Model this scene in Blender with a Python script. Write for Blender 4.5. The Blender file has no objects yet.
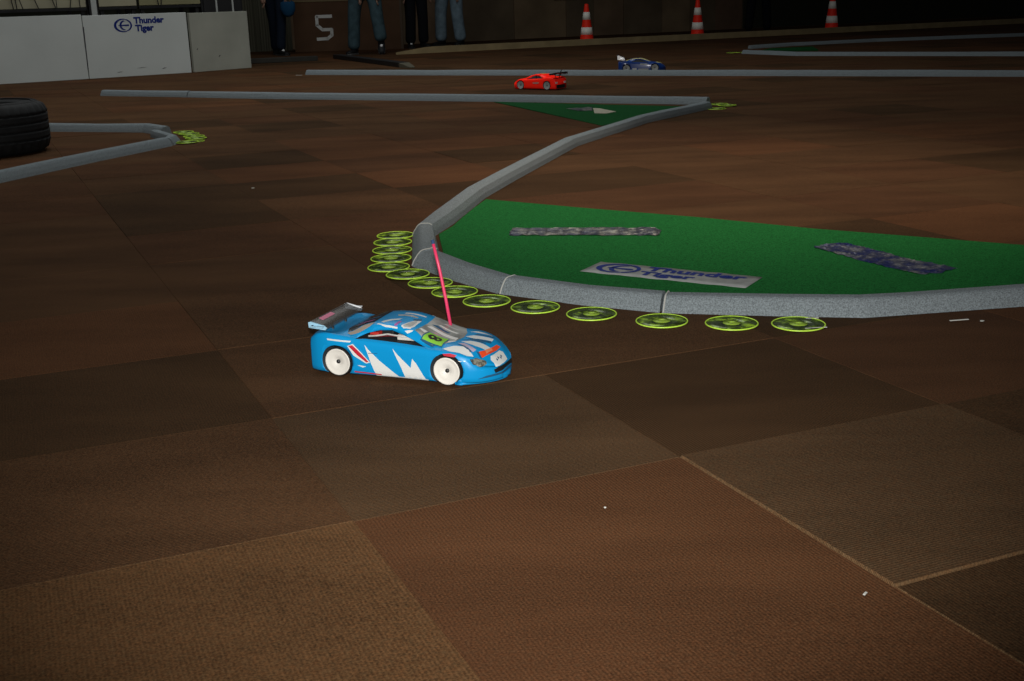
import bpy, bmesh, math, random
import numpy as np
from mathutils import Vector, Matrix
from mathutils.bvhtree import BVHTree

random.seed(7)
sc = bpy.context.scene
COL = sc.collection
PI = math.pi

# ------------------------------------------------------------------ camera geometry
F = 1180.0
H = 0.733
RHO = math.radians(1.72)
TH = math.atan(345.5 * math.cos(RHO) / F)
cT, sT = math.cos(TH), math.sin(TH)
cR, sR = math.cos(RHO), math.sin(RHO)


def ray(px, py):
    u = (px - 512) / F
    v = (py - 340.5) / F
    u, v = u * cR - v * sR, u * sR + v * cR
    return Vector((u, cT - v * sT, -sT - v * cT))


def G(px, py, z=0.0):
    d = ray(px, py)
    t = (z - H) / d.z
    return Vector((d.x * t, d.y * t, z))


def on_line(px, a, b, py=60):
    """ground point where the picture column px meets the ground line a-b"""
    d = ray(px, py)
    # solve d.xy*t = a + s*(b-a)
    e = (b - a)
    det = d.x * (-e.y) + e.x * d.y
    t = (a.x * (-e.y) + e.x * a.y) / det
    return Vector((d.x * t, d.y * t, 0))


# ------------------------------------------------------------------ materials
MATS = {}


def srgb(c):
    return tuple((x / 12.92 if x <= .04045 else ((x + .055) / 1.055) ** 2.4) for x in [v / 255 for v in c])


def mat(name, col, rough=.6, spec=.5, metal=0., noise=None, bump=None, coat=0., alpha=1., trans=0.):
    """noise=(scale, amount[, second colour]); bump=(scale, strength)"""
    if name in MATS:
        return MATS[name]
    m = bpy.data.materials.new(name)
    m.use_nodes = True
    nt = m.node_tree
    b = nt.nodes['Principled BSDF']
    b.inputs['Base Color'].default_value = (*col, 1)
    b.inputs['Roughness'].default_value = rough
    b.inputs['Specular IOR Level'].default_value = spec
    b.inputs['Metallic'].default_value = metal
    b.inputs['Coat Weight'].default_value = coat
    b.inputs['Coat Roughness'].default_value = .08
    b.inputs['Alpha'].default_value = alpha
    b.inputs['Transmission Weight'].default_value = trans
    tc = nt.nodes.new('ShaderNodeTexCoord')
    if noise:
        n = nt.nodes.new('ShaderNodeTexNoise')
        n.inputs['Scale'].default_value = noise[0]
        n.inputs['Detail'].default_value = 4
        nt.links.new(tc.outputs['Object'], n.inputs['Vector'])
        r = nt.nodes.new('ShaderNodeValToRGB')
        r.color_ramp.elements[0].position = .32
        r.color_ramp.elements[1].position = .68
        a = noise[1]
        c2 = noise[2] if len(noise) > 2 else tuple(x * (1 + a) for x in col)
        r.color_ramp.elements[0].color = (*[x * (1 - a) for x in col], 1)
        r.color_ramp.elements[1].color = (*c2, 1)
        nt.links.new(n.outputs['Fac'], r.inputs['Fac'])
        nt.links.new(r.outputs['Color'], b.inputs['Base Color'])
    if bump:
        n = nt.nodes.new('ShaderNodeTexNoise')
        n.inputs['Scale'].default_value = bump[0]
        n.inputs['Detail'].default_value = 3
        nt.links.new(tc.outputs['Object'], n.inputs['Vector'])
        bp = nt.nodes.new('ShaderNodeBump')
        bp.inputs['Strength'].default_value = bump[1]
        bp.inputs['Distance'].default_value = .003
        nt.links.new(n.outputs['Fac'], bp.inputs['Height'])
        nt.links.new(bp.outputs['Normal'], b.inputs['Normal'])
    MATS[name] = m
    return m


def fluo(name, col, rough=.4, gloss=.06, noise=None):
    """daylight-fluorescent dye, or extra brightness put into the colour: a diffuse colour that returns more of its own hue than white would"""
    if name in MATS:
        return MATS[name]
    m = bpy.data.materials.new(name)
    m.use_nodes = True
    nt = m.node_tree
    nt.nodes.remove(nt.nodes['Principled BSDF'])
    out = nt.nodes['Material Output']
    d = nt.nodes.new('ShaderNodeBsdfDiffuse')
    d.inputs['Color'].default_value = (*col, 1)
    g = nt.nodes.new('ShaderNodeBsdfGlossy')
    g.inputs['Roughness'].default_value = rough
    mx = nt.nodes.new('ShaderNodeMixShader')
    mx.inputs[0].default_value = gloss
    nt.links.new(d.outputs[0], mx.inputs[1])
    nt.links.new(g.outputs[0], mx.inputs[2])
    nt.links.new(mx.outputs[0], out.inputs['Surface'])
    if noise:
        tc = nt.nodes.new('ShaderNodeTexCoord')
        n = nt.nodes.new('ShaderNodeTexNoise')
        n.inputs['Scale'].default_value = noise[0]
        nt.links.new(tc.outputs['Object'], n.inputs['Vector'])
        r = nt.nodes.new('ShaderNodeValToRGB')
        r.color_ramp.elements[0].position = .45
        r.color_ramp.elements[1].position = .55
        r.color_ramp.elements[0].color = (*noise[1], 1)
        r.color_ramp.elements[1].color = (*col, 1)
        nt.links.new(n.outputs['Fac'], r.inputs['Fac'])
        nt.links.new(r.outputs['Color'], d.inputs['Color'])
    MATS[name] = m
    return m


def carpet_mat(name, col, rib_ang, rib=.0052, contrast=.22):
    """needle-felt carpet tile: ribbed weave, mottled wear"""
    m = bpy.data.materials.new(name)
    m.use_nodes = True
    nt = m.node_tree
    L = nt.links.new
    b = nt.nodes['Principled BSDF']
    b.inputs['Roughness'].default_value = .95
    b.inputs['Specular IOR Level'].default_value = .08
    tc = nt.nodes.new('ShaderNodeTexCoord')
    mp = nt.nodes.new('ShaderNodeMapping')
    mp.inputs['Rotation'].default_value = (0, 0, rib_ang)
    L(tc.outputs['Object'], mp.inputs['Vector'])
    w = nt.nodes.new('ShaderNodeTexWave')
    w.bands_direction = 'X'
    w.inputs['Scale'].default_value = 2 * PI / rib / 20.0
    w.inputs['Distortion'].default_value = .6
    w.inputs['Detail'].default_value = 1
    w.inputs['Detail Scale'].default_value = 6
    L(mp.outputs[0], w.inputs['Vector'])
    n1 = nt.nodes.new('ShaderNodeTexNoise')
    n1.inputs['Scale'].default_value = 330
    n1.inputs['Detail'].default_value = 2
    L(tc.outputs['Object'], n1.inputs['Vector'])
    n2 = nt.nodes.new('ShaderNodeTexNoise')
    n2.inputs['Scale'].default_value = 2.6
    n2.inputs['Detail'].default_value = 5
    n2.inputs['Roughness'].default_value = .6
    mp2 = nt.nodes.new('ShaderNodeMapping')
    mp2.inputs['Scale'].default_value = (.5, 1.6, 1)
    L(tc.outputs['Object'], mp2.inputs['Vector'])
    L(mp2.outputs[0], n2.inputs['Vector'])

    def ma(op, a, bb):
        k = nt.nodes.new('ShaderNodeMath')
        k.operation = op
        for i, v in enumerate((a, bb)):
            if isinstance(v, (int, float)):
                k.inputs[i].default_value = v
            else:
                L(v, k.inputs[i])
        return k.outputs[0]
    f1 = ma('MULTIPLY', ma('SUBTRACT', w.outputs['Fac'], .5), contrast)
    f2 = ma('MULTIPLY', ma('SUBTRACT', n1.outputs['Fac'], .5), 2.0)
    f3 = ma('MULTIPLY', ma('SUBTRACT', n2.outputs['Fac'], .5), 1.3)
    fac = ma('ADD', 1.0, ma('ADD', f1, ma('ADD', f2, f3)))
    vm = nt.nodes.new('ShaderNodeVectorMath')
    vm.operation = 'SCALE'
    # fibre hue flickers between rust and olive
    mixc = nt.nodes.new('ShaderNodeMix')
    mixc.data_type = 'RGBA'
    mixc.inputs[6].default_value = (col[0] * 1.12, col[1] * .92, col[2] * .8, 1)
    mixc.inputs[7].default_value = (col[0] * .9, col[1] * 1.08, col[2] * 1.2, 1)
    n4 = nt.nodes.new('ShaderNodeTexNoise')
    n4.inputs['Scale'].default_value = 150
    L(tc.outputs['Object'], n4.inputs['Vector'])
    L(n4.outputs['Fac'], mixc.inputs[0])
    L(mixc.outputs[2], vm.inputs[0])
    L(fac, vm.inputs['Scale'])
    L(vm.outputs[0], b.inputs['Base Color'])
    bp = nt.nodes.new('ShaderNodeBump')
    bp.inputs['Strength'].default_value = .35
    bp.inputs['Distance'].default_value = .0015
    L(ma('ADD', w.outputs['Fac'], n1.outputs['Fac']), bp.inputs['Height'])
    L(bp.outputs['Normal'], b.inputs['Normal'])
    return m


# ------------------------------------------------------------------ mesh helpers
def obj(name, bm, mats, parent=None, smooth=False, loc=None):
    me = bpy.data.meshes.new(name)
    bmesh.ops.recalc_face_normals(bm, faces=bm.faces[:])
    bm.to_mesh(me)
    bm.free()
    if not isinstance(mats, (list, tuple)):
        mats = [mats]
    for m in mats:
        me.materials.append(m)
    if smooth:
        for p in me.polygons:
            p.use_smooth = True
    o = bpy.data.objects.new(name, me)
    COL.objects.link(o)
    if parent:
        o.parent = parent
    if loc is not None:
        o.location = loc
    return o


def tag(o, label, cat, group=None, kind=None):
    o['label'] = label
    o['category'] = cat
    if group:
        o['group'] = group
    if kind:
        o['kind'] = kind
    return o


def thing(name, label, cat, loc=(0, 0, 0), rz=0., group=None):
    o = bpy.data.objects.new(name, None)
    o.empty_display_size = .1
    COL.objects.link(o)
    o.location = loc
    o.rotation_euler = (0, 0, rz)
    return tag(o, label, cat, group)


def struct(name, bm, mats, smooth=False):
    o = obj(name, bm, mats, None, smooth)
    o['kind'] = 'structure'
    return o


def dup(root, loc=None, rz=None, label=None):
    r = root.copy()
    COL.objects.link(r)
    if loc is not None:
        r.location = loc
    if rz is not None:
        r.rotation_euler = (0, 0, rz)
    if label:
        r['label'] = label
    for ch in list(root.children):
        c = ch.copy()
        COL.objects.link(c)
        c.parent = r
        for g in list(ch.children):
            d = g.copy()
            COL.objects.link(d)
            d.parent = c
    return r


def add_box(bm, c, size, rz=0., bev=0., mi=0, M=None):
    r = bmesh.ops.create_cube(bm, size=1.0)
    vs = r['verts']
    T = Matrix.Translation(c) @ Matrix.Rotation(rz, 4, 'Z') @ Matrix.Diagonal((*size, 1))
    if M is not None:
        T = M @ T
    bmesh.ops.transform(bm, matrix=T, verts=vs)
    fs = list({f for v in vs for f in v.link_faces})
    for f in fs:
        f.material_index = mi
    if bev > 0:
        es = list({e for v in vs for e in v.link_edges})
        bmesh.ops.bevel(bm, geom=es, offset=bev, segments=2, affect='EDGES', profile=.6)
    return vs


def add_tube(bm, pts, r, seg=8, mi=0, cap=True):
    pts = [Vector(p) for p in pts]
    rs = r if isinstance(r, (list, tuple)) else [r] * len(pts)
    rings = []
    up = Vector((0, 0, 1))
    for i, p in enumerate(pts):
        t = (pts[min(i + 1, len(pts) - 1)] - pts[max(i - 1, 0)]).normalized()
        a = t.cross(up)
        if a.length < 1e-3:
            a = t.cross(Vector((0, 1, 0)))
        a.normalize()
        b = t.cross(a)
        rings.append([bm.verts.new(p + (a * math.cos(2 * PI * k / seg) + b * math.sin(2 * PI * k / seg)) * rs[i]) for k in range(seg)])
    for q in range(len(rings) - 1):
        for k in range(seg):
            f = bm.faces.new((rings[q][k], rings[q][(k + 1) % seg], rings[q + 1][(k + 1) % seg], rings[q + 1][k]))
            f.material_index = mi
    if cap:
        for rg in (rings[0], rings[-1]):
            f = bm.faces.new(rg)
            f.material_index = mi


def add_lathe(bm, prof, seg=32, M=Matrix.Identity(4), mi=None, close=False):
    """prof: list of (r,z[,mat]) revolved round z"""
    rings = []
    for p in prof:
        r, z = p[0], p[1]
        if r < 1e-6:
            rings.append([bm.verts.new(M @ Vector((0, 0, z)))])
        else:
            rings.append([bm.verts.new(M @ Vector((r * math.cos(2 * PI * k / seg), r * math.sin(2 * PI * k / seg), z))) for k in range(seg)])
    n = len(rings)
    for q in range(n if close else n - 1):
        A, B = rings[q], rings[(q + 1) % n]
        for k in range(seg):
            k2 = (k + 1) % seg
            if len(A) == 1 and len(B) == 1:
                continue
            if len(A) == 1:
                f = bm.faces.new((A[0], B[k], B[k2]))
            elif len(B) == 1:
                f = bm.faces.new((A[k], A[k2], B[0]))
            else:
                f = bm.faces.new((A[k], A[k2], B[k2], B[k]))
            if len(prof[q]) > 2:
                f.material_index = prof[q][2]
            f.smooth = True
    return rings


def add_prism(bm, poly, z0, z1, mi=0):
    a = [bm.verts.new((p[0], p[1], z0)) for p in poly]
    b = [bm.verts.new((p[0], p[1], z1)) for p in poly]
    n = len(poly)
    fs = [bm.faces.new(a[::-1]), bm.faces.new(b)]
    for i in range(n):
        fs.append(bm.faces.new((a[i], a[(i + 1) % n], b[(i + 1) % n], b[i])))
    for f in fs:
        f.material_index = mi
    return a + b


def eval_mesh(o):
    dg = bpy.context.evaluated_depsgraph_get()
    dg.update()
    return bpy.data.meshes.new_from_object(o.evaluated_get(dg), preserve_all_data_layers=True, depsgraph=dg)


def drop(o):
    me = o.data
    bpy.data.objects.remove(o, do_unlink=True)
    return me


def text_polys(body, width, height, bold=0.012):
    """triangulated lettering as (verts2d, faces) fitted in width x height, origin bottom-left"""
    cu = bpy.data.curves.new('t', 'FONT')
    cu.body = body
    cu.offset = bold
    cu.resolution_u = 3
    o = bpy.data.objects.new('t', cu)
    COL.objects.link(o)
    me = eval_mesh(o)
    bpy.data.objects.remove(o, do_unlink=True)
    vs = [(v.co.x, v.co.y) for v in me.vertices]
    fs = [tuple(p.vertices) for p in me.polygons]
    x0 = min(v[0] for v in vs); x1 = max(v[0] for v in vs)
    y0 = min(v[1] for v in vs); y1 = max(v[1] for v in vs)
    vs = [((x - x0) / (x1 - x0) * width, (y - y0) / (y1 - y0) * height) for x, y in vs]
    bpy.data.meshes.remove(me)
    return vs, fs


def flat_bm(vs, fs, to3d, thick=None):
    bm = bmesh.new()
    bv = [bm.verts.new(to3d(*v)) for v in vs]
    for f in fs:
        try:
            bm.faces.new([bv[i] for i in f])
        except ValueError:
            pass
    bmesh.ops.remove_doubles(bm, verts=bm.verts[:], dist=1e-6)
    if thick:
        r = bmesh.ops.extrude_face_region(bm, geom=bm.faces[:])
        bmesh.ops.translate(bm, verts=[g for g in r['geom'] if isinstance(g, bmesh.types.BMVert)], vec=thick)
    return bm


# ------------------------------------------------------------------ floor of carpet tiles
carp = [
    carpet_mat('carpet_rust', (0.0938, 0.0415, 0.0179), -.39, .0052, .05),
    carpet_mat('carpet_olive', (0.1100, 0.0558, 0.0233), -.39, .0056, .20),
    carpet_mat('carpet_brown', (0.0794, 0.0397, 0.0179), 1.18, .0052, .06),
    carpet_mat('carpet_grey_brown', (0.0794, 0.0449, 0.0218), 1.18, .0052, .16),
    carpet_mat('carpet_dark', (0.0559, 0.0296, 0.0132), -.39, .0052, .05),
    carpet_mat('carpet_umber', (0.0758, 0.0355, 0.0163), 1.18, .0052, .06),
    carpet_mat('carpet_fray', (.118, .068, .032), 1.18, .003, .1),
]
RX = Vector((math.cos(math.radians(22.5)), math.sin(math.radians(22.5)), 0))
RY = Vector((math.cos(math.radians(114.3)), math.sin(math.radians(114.3)), 0))
B0 = Vector((.269, 1.797, 0))
TS, TT = .550, .500
special = {(-1, -1): 0, (0, -1): 3, (-2, -1): 1, (-2, 0): 2, (-1, 0): 3, (0, 0): 4, (1, -1): 4, (1, 0): 5,
           (0, -2): 4, (-1, -2): 0, (-2, -2): 1, (-3, -1): 2, (-3, 0): 2, (-3, 1): 5, (-2, 1): 4, (-1, 1): 2, (0, 1): 2, (-4, 1): 5}
lift = {(0, -1): .0035, (-2, -1): .0012, (-1, -1): .0, (0, 0): .0, (-1, 0): .0, (0, -2): .0012, (-1, -2): .0008, (-2, 0): .0008, (-1, 1): .0006, (-2, 1): .0004, (-3, 0): .0004}
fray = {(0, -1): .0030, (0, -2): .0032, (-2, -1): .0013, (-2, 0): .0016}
bm = bmesh.new()
rnd = random.Random(3)
for i in range(-40, 64):
    for j in range(-14, 72):
        c = B0 + RX * ((i + .5) * TS) + RY * ((j + .5) * TT)
        if c.y < -1.5 or c.y > 34 or abs(c.x) > 3.0 + c.y * .62:
            continue
        mi = special.get((i, j), rnd.choice([2, 5, 5, 5, 2, 2, 2, 4, 0]))
        dz = lift.get((i, j), rnd.random() * .0016)
        near = c.y < 9
        p0 = B0 + RX * (i * TS) + RY * (j * TT)
        q = []
        for a, b_ in ((0, 0), (1, 0), (1, 1), (0, 1)):
            q.append(p0 + RX * (a * TS) + RY * (b_ * TT))
        top = []
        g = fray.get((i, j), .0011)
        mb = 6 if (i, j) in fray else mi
        for k in range(4):
            p = q[k] + (c - q[k]).normalized() * g
            top.append(bm.verts.new((p.x, p.y, dz)))
        f = bm.faces.new(top)
        f.material_index = mi
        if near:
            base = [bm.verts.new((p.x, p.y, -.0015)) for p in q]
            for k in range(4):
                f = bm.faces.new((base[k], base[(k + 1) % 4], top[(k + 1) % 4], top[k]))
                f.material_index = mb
        else:
            base = [bm.verts.new((p.x, p.y, -.001)) for p in q]
            for k in range(4):
                f = bm.faces.new((base[k], base[(k + 1) % 4], top[(k + 1) % 4], top[k]))
                f.material_index = mi
floor = struct('floor', bm, carp)

# ------------------------------------------------------------------ kerbs
m_kerb = mat('kerb_felt', (.215, .248, .262), .95, .1, noise=(300, .38), bump=(500, .6))
m_seam = mat('kerb_seam', (.5, .5, .46), .8, .2)
KW = .075
PROF = [(0, 0), (.006, .014), (.017, .031), (.024, .038), (.031, .041), (.056, .042), (.066, .037), (.073, .018), (.075, 0)]


def offset_line(pts, d, left=True):
    out = []
    n = len(pts)
    for i in range(n):
        t0 = (pts[i] - pts[i - 1]).normalized() if i > 0 else None
        t1 = (pts[i + 1] - pts[i]).normalized() if i < n - 1 else None
        if t0 is None:
            t0 = t1
        if t1 is None:
            t1 = t0
        n0 = Vector((-t0.y, t0.x, 0)); n1 = Vector((-t1.y, t1.x, 0))
        nn = (n0 + n1).normalized()
        k = 1 / max(.45, nn.dot(n0))
        out.append(pts[i] + nn * (d * k * (1 if left else -1)))
    return out


def resample(pts, step):
    out = [pts[0]]
    for a, b in zip(pts, pts[1:]):
        n = max(1, int((b - a).length / step))
        for k in range(1, n + 1):
            out.append(a.lerp(b, k / n))
    return out


def kerb(pts, label, left=True, start_n=None, end_n=None, zs=1.0, seam_end=False, zoff=0., kw=KW):
    """kerb piece whose visible foot runs along pts; body lies to the left or right of travel.
    start_n/end_n: direction across the end (for mitred joints)"""
    P = [Vector((p.x, p.y, 0)) for p in pts]
    base = resample(P, .30)
    far = offset_line(base, kw, left)
    base, far = base[:], far[:]
    if start_n is not None:
        far[0] = base[0] + start_n
    if end_n is not None:
        far[-1] = base[-1] + end_n
    for q_, t_ in ((0, base[1] - base[0]), (-1, base[-2] - base[-1])):
        t_ = t_.normalized() * .003
        base[q_] = base[q_] + t_
        far[q_] = far[q_] + t_
    o0 = base[len(base) // 2].copy()
    bm = bmesh.new()
    rings = []
    rr = random.Random(len(label))
    for a, b in zip(base, far):
        wob = 1 + (rr.random() - .5) * .08
        rings.append([bm.verts.new(a.lerp(b, d / KW) - o0 + Vector((0, 0, z * zs * wob + .001 + zoff))) for d, z in PROF])
    n = len(PROF)
    for q in range(len(rings) - 1):
        for k in range(n):
            f = bm.faces.new((rings[q][k], rings[q][(k + 1) % n], rings[q + 1][(k + 1) % n], rings[q + 1][k]))
            f.smooth = False
    bm.faces.new(rings[0])
    bm.faces.new(rings[-1])
    o = obj('track_kerb', bm, m_kerb, None, False, o0)
    tag(o, label, 'kerb', 'grey felt kerb pieces edging the track', 'thing')
    if seam_end:
        for e in seam_end:
            bm = bmesh.new()
            a, b = base[e], far[e]
            a2, b2 = (base[1], far[1]) if e == 0 else (base[-2], far[-2])
            add_tube(bm, [a.lerp(b, d / KW).lerp(a2.lerp(b2, d / KW), .012) - o0 + Vector((0, 0, z * zs + .002)) for d, z in PROF[:7]], .0018, 5)
            s = obj('seam_tape', bm, m_seam, o)
            s['label'] = 'pale tape over the kerb joint'
    return o, base, far


c0 = G(412, 267)                      # outer corner of the island
c1 = G(412.5, 236)
in0 = Vector((.080, .055, 0))
in1 = Vector((.074, -.018, 0))
f1 = [c0, G(455, 282), G(498, 294.6)]
f2 = [G(498, 294.6), G(580, 305.5), G(660.6, 313.5)]
f3 = [G(660.6, 313.5), G(781, 316.8), G(865, 318.4), G(915, 314.8), G(1024, 307), G(1230, 290), G(1700, 262)]


def perp(a, b, left=True):
    t = (b - a).normalized()
    return Vector((-t.y, t.x, 0)) * (KW if left else -KW)


nA = (perp(f1[-2], f1[-1]) + perp(f2[0], f2[1])) * .5
nB = (perp(f2[-2], f2[-1]) + perp(f3[0], f3[1])) * .5
_, b1, far1 = kerb(f1, 'short grey kerb piece nearest the island corner, behind the blue car antenna', True, in0, nA, .94)
_, b2, far2 = kerb(f2, 'grey kerb piece in front of the white lettered banner, between two pale joints', True, nA, nB, .94, seam_end=[0])
_, b3, far3 = kerb(f3, 'long grey kerb piece below the crumpled foil strip, running out of frame', True, nB, None, .94, seam_end=[0])
kerb([c0, c1], 'shortest grey kerb block standing across the island corner beside the neon discs', False, in0, in1, seam_end=[0, 1])
k2 = [c1, G(425, 224), G(460, 198), G(493, 180), G(558.7, 146), G(632, 122.6), G(690, 110)]
k2[-1] = G(698, 108.2)
_, b4, far4 = kerb(k2, 'long grey kerb piece running from the island corner back to the far point', False, in1, None, 1.05, kw=.100)
k1b = [G(187, 97.5), G(260, 99), G(480, 101.8), G(683, 104.6), G(706, 105.2)]
k1a = [G(100, 96.1), G(140, 96.6), G(186.5, 97.5)]
kerb(k1a, 'short grey kerb piece at the left tip of the middle track line', True, zs=1.12)
_, b5, far5 = kerb(k1b, 'long grey kerb piece in front of the red car, along the small green turf', True, zs=1.12)
bk1 = [G(305, 75.0), G(400, 75.4), G(560, 75.7)]
bk2 = [G(560.5, 75.7), G(700, 76), G(1024, 76.9), G(1180, 77.4)]
kerb(bk1, 'left half of the far grey kerb line, ending near the black plank', True, zs=1.15)
kerb(bk2, 'right half of the far grey kerb line, behind the dark blue car', True, zs=1.15)
kerb([G(741, 53.8), G(795, 56.0), G(1024, 56.3), G(1180, 56.5)], 'lower grey kerb arm of the far right hairpin', True)
kerb([G(752, 48.9), G(795, 46), G(877, 41.8), G(1024, 36.4), G(1150, 31.5)], 'upper grey kerb arm of the far right hairpin', True)
hpU = [G(-70, 131), G(47, 132), G(142, 132.6), G(160, 135.4)]
hpL = [G(173, 146.2), G(101.5, 161), G(0, 183.5), G(-80, 201)]
kerb(hpU, 'upper grey kerb arm of the left hairpin, running behind the tyre', True, zs=1.12)
kerb(hpL[::-1], 'lower grey kerb arm of the left hairpin, in front of the tyre', True, zs=1.12)
kerb([G(174.6, 145.6), G(181, 141.5), G(163.2, 136.2)], 'rounded grey kerb tip joining the left hairpin arms beside neon discs', True)

# ------------------------------------------------------------------ turf
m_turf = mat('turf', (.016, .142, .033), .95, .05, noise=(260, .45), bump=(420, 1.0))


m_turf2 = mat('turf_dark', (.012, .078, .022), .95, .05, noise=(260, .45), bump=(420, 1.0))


def turf(poly, label, th=.006, m=None):
    c = sum(poly, Vector()) / len(poly)
    bm = bmesh.new()
    add_prism(bm, [p - c for p in poly], .0016, th)
    o = obj('green_turf', bm, m or m_turf, None, False, c)
    return tag(o, label, 'turf')


EPS = .004
back_front = offset_line(b3, KW + EPS, True)[::-1] + offset_line(b2, KW + EPS, True)[::-1] + offset_line(b1, KW + EPS, True)[::-1]
k2in = offset_line(b4, .100 + EPS, False)
edge = [G(1700, 245), G(1230, 264.5), G(1024, 247), G(814, 230.4), G(700, 219), G(590, 210), G(487, 202.0)]
k2part = [p for p in k2in if 3.80 < p.y < 4.30]
k2line = [p for p in k2in if p.y > 3.6]
kx = lambda y: float(np.interp(y, [p.y for p in k2line], [p.x for p in k2line])) + .004
bf = []
for p in back_front[::-1][2:]:
    if not bf or p.x > bf[-1].x + .02:
        bf.append(p)
edge[-1] = Vector((kx(4.37) + .006, 4.37, 0))
poly = edge + [Vector((kx(y), y, 0)) for y in (4.2, 4.0, 3.85)] + [Vector((-.224, 3.72, 0)), Vector((-.187, 3.345, 0))] + bf
turf(poly, 'large green turf island inside the grey kerb, carrying the white banner')
k2l = offset_line(b4, -EPS, False)
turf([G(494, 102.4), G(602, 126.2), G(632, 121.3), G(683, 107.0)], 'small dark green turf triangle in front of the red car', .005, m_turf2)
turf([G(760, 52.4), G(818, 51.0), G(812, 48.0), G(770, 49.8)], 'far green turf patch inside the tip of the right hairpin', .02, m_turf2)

# ------------------------------------------------------------------ banner and foil strips on the turf
m_ban = mat('banner_cloth', (.27, .285, .28), .7, .2, noise=(30, .12))
m_blue = mat('emblem_blue', srgb((20, 42, 122)), .6, .2)
TZ = .0062
bA, bB, bC, bD = G(580, 271.5, TZ), G(601, 262, TZ), G(764, 277.7, TZ), G(744, 288, TZ)
ex = ((bC - bB) + (bD - bA)).normalized()
ey = Vector((-ex.y, ex.x, 0))
BL, BW = ((bC - bB).length + (bD - bA).length) / 2, (bB - bA).length
shear = (bB - bA).dot(ex)
banner = thing('banner', 'white banner with a blue ring emblem and lettering lying on the large turf', 'banner', bA)


def ban3(x, y, z=0.0):
    return ex * (x + y / BW * shear) + ey * y + Vector((0, 0, z))


bm = bmesh.new()
nx = 24
gv = [[bm.verts.new(ban3(i / nx * BL, j / 4 * BW, .0012 + .0009 * math.sin(i * 1.3) * math.sin(j + i * .4))) for j in range(5)] for i in range(nx + 1)]
for i in range(nx):
    for j in range(4):
        bm.faces.new((gv[i][j], gv[i + 1][j], gv[i + 1][j + 1], gv[i][j + 1]))
r = bmesh.ops.extrude_face_region(bm, geom=bm.faces[:])
bmesh.ops.translate(bm, verts=[g for g in r['geom'] if isinstance(g, bmesh.types.BMVert)], vec=(0, 0, -.0009))
obj('sheet', bm, m_ban, banner, True)


def emblem_faces(cx, cy, rx, ry):
    """ring emblem: two crescents and a swooping centre; returns (verts, faces)"""
    vs, fs = [], []

    def strip(outer, inner):
        b = len(vs)
        vs.extend(outer + inner)
        n = len(outer)
        for i in range(n - 1):
            fs.append((b + i, b + i + 1, b + n + i + 1, b + n + i))
    N = 20
    # thick left crescent
    o_ = [(cx + rx * math.cos(a), cy + ry * math.sin(a)) for a in np.linspace(math.radians(75), math.radians(290), N)]
    i_ = [(cx + rx * .13 + rx * .86 * math.cos(a), cy + ry * .86 * math.sin(a)) for a in np.linspace(math.radians(75), math.radians(290), N)]
    strip(o_, i_)
    # slim right crescent
    o_ = [(cx + rx * math.cos(a), cy + ry * math.sin(a)) for a in np.linspace(math.radians(-62), math.radians(66), N)]
    i_ = [(cx - rx * .10 + rx * .92 * math.cos(a), cy + ry * .9 * math.sin(a)) for a in np.linspace(math.radians(-62), math.radians(66), N)]
    strip(o_, i_)
    # inner crescent and beak
    q = cx + rx * .12
    o_ = [(q + rx * .50 * math.cos(a), cy + ry * .72 * math.sin(a)) for a in np.linspace(math.radians(85), math.radians(275), N)]
    i_ = [(q + rx * .16 + rx * .44 * math.cos(a), cy + ry * .62 * math.sin(a)) for a in np.linspace(math.radians(85), math.radians(275), N)]
    strip(o_, i_)
    b = len(vs)
    vs.extend([(cx - rx * .5, cy - ry * .05), (cx + rx * .62, cy - ry * .13), (cx + rx * .70, cy + ry * .02), (cx + rx * .62, cy + ry * .13), (cx - rx * .5, cy + ry * .05)])
    fs.append((b, b + 1, b + 2, b + 3, b + 4))
    return vs, fs


vs, fs = emblem_faces(BL * .178, BW * .52, BL * .135, BW * .40)
obj('emblem', flat_bm(vs, fs, lambda x, y: ban3(x, y, .0026), (0, 0, .0003)), m_blue, banner)
for body, x0, y0, w, h in (('Thunder', .335, .55, .60, .36), ('Tiger', .335, .06, .34, .42)):
    vs, fs = text_polys(body, BL * w, BW * h, .035)
    obj('lettering', flat_bm(vs, fs, lambda x, y: ban3(x + BL * x0, y + BW * y0, .0026), (0, 0, .0003)), m_blue, banner)


def foil_mat(name, dark, light, scale, blue_amt):
    m = mat(name, light, .38, .5, .35)
    nt = m.node_tree
    b = nt.nodes['Principled BSDF']
    tc = nt.nodes.new('ShaderNodeTexCoord')
    v = nt.nodes.new('ShaderNodeTexNoise')
    v.inputs['Scale'].default_value = scale
    v.inputs['Detail'].default_value = 6
    v.inputs['Roughness'].default_value = .75
    nt.links.new(tc.outputs['Object'], v.inputs['Vector'])
    r = nt.nodes.new('ShaderNodeValToRGB')
    e = r.color_ramp.elements
    e[0].position = .40
    e[0].color = (*dark, 1)
    e[1].position = .64
    e[1].color = (*light, 1)
    k = e.new(.52)
    k.color = (*[x * .45 + y * .22 for x, y in zip(dark, light)], 1)
    nt.links.new(v.outputs['Fac'], r.inputs['Fac'])
    nt.links.new(r.outputs['Color'], b.inputs['Base Color'])
    return m


m_foil1 = foil_mat('foil_silver', (.025, .028, .06), (.36, .35, .30), 30, .3)
m_foil2 = foil_mat('foil_blue', (.012, .022, .13), (.24, .245, .25), 22, .6)
m_foilB = mat('foil_blue_print', (.025, .035, .13), .5, .4)


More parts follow.
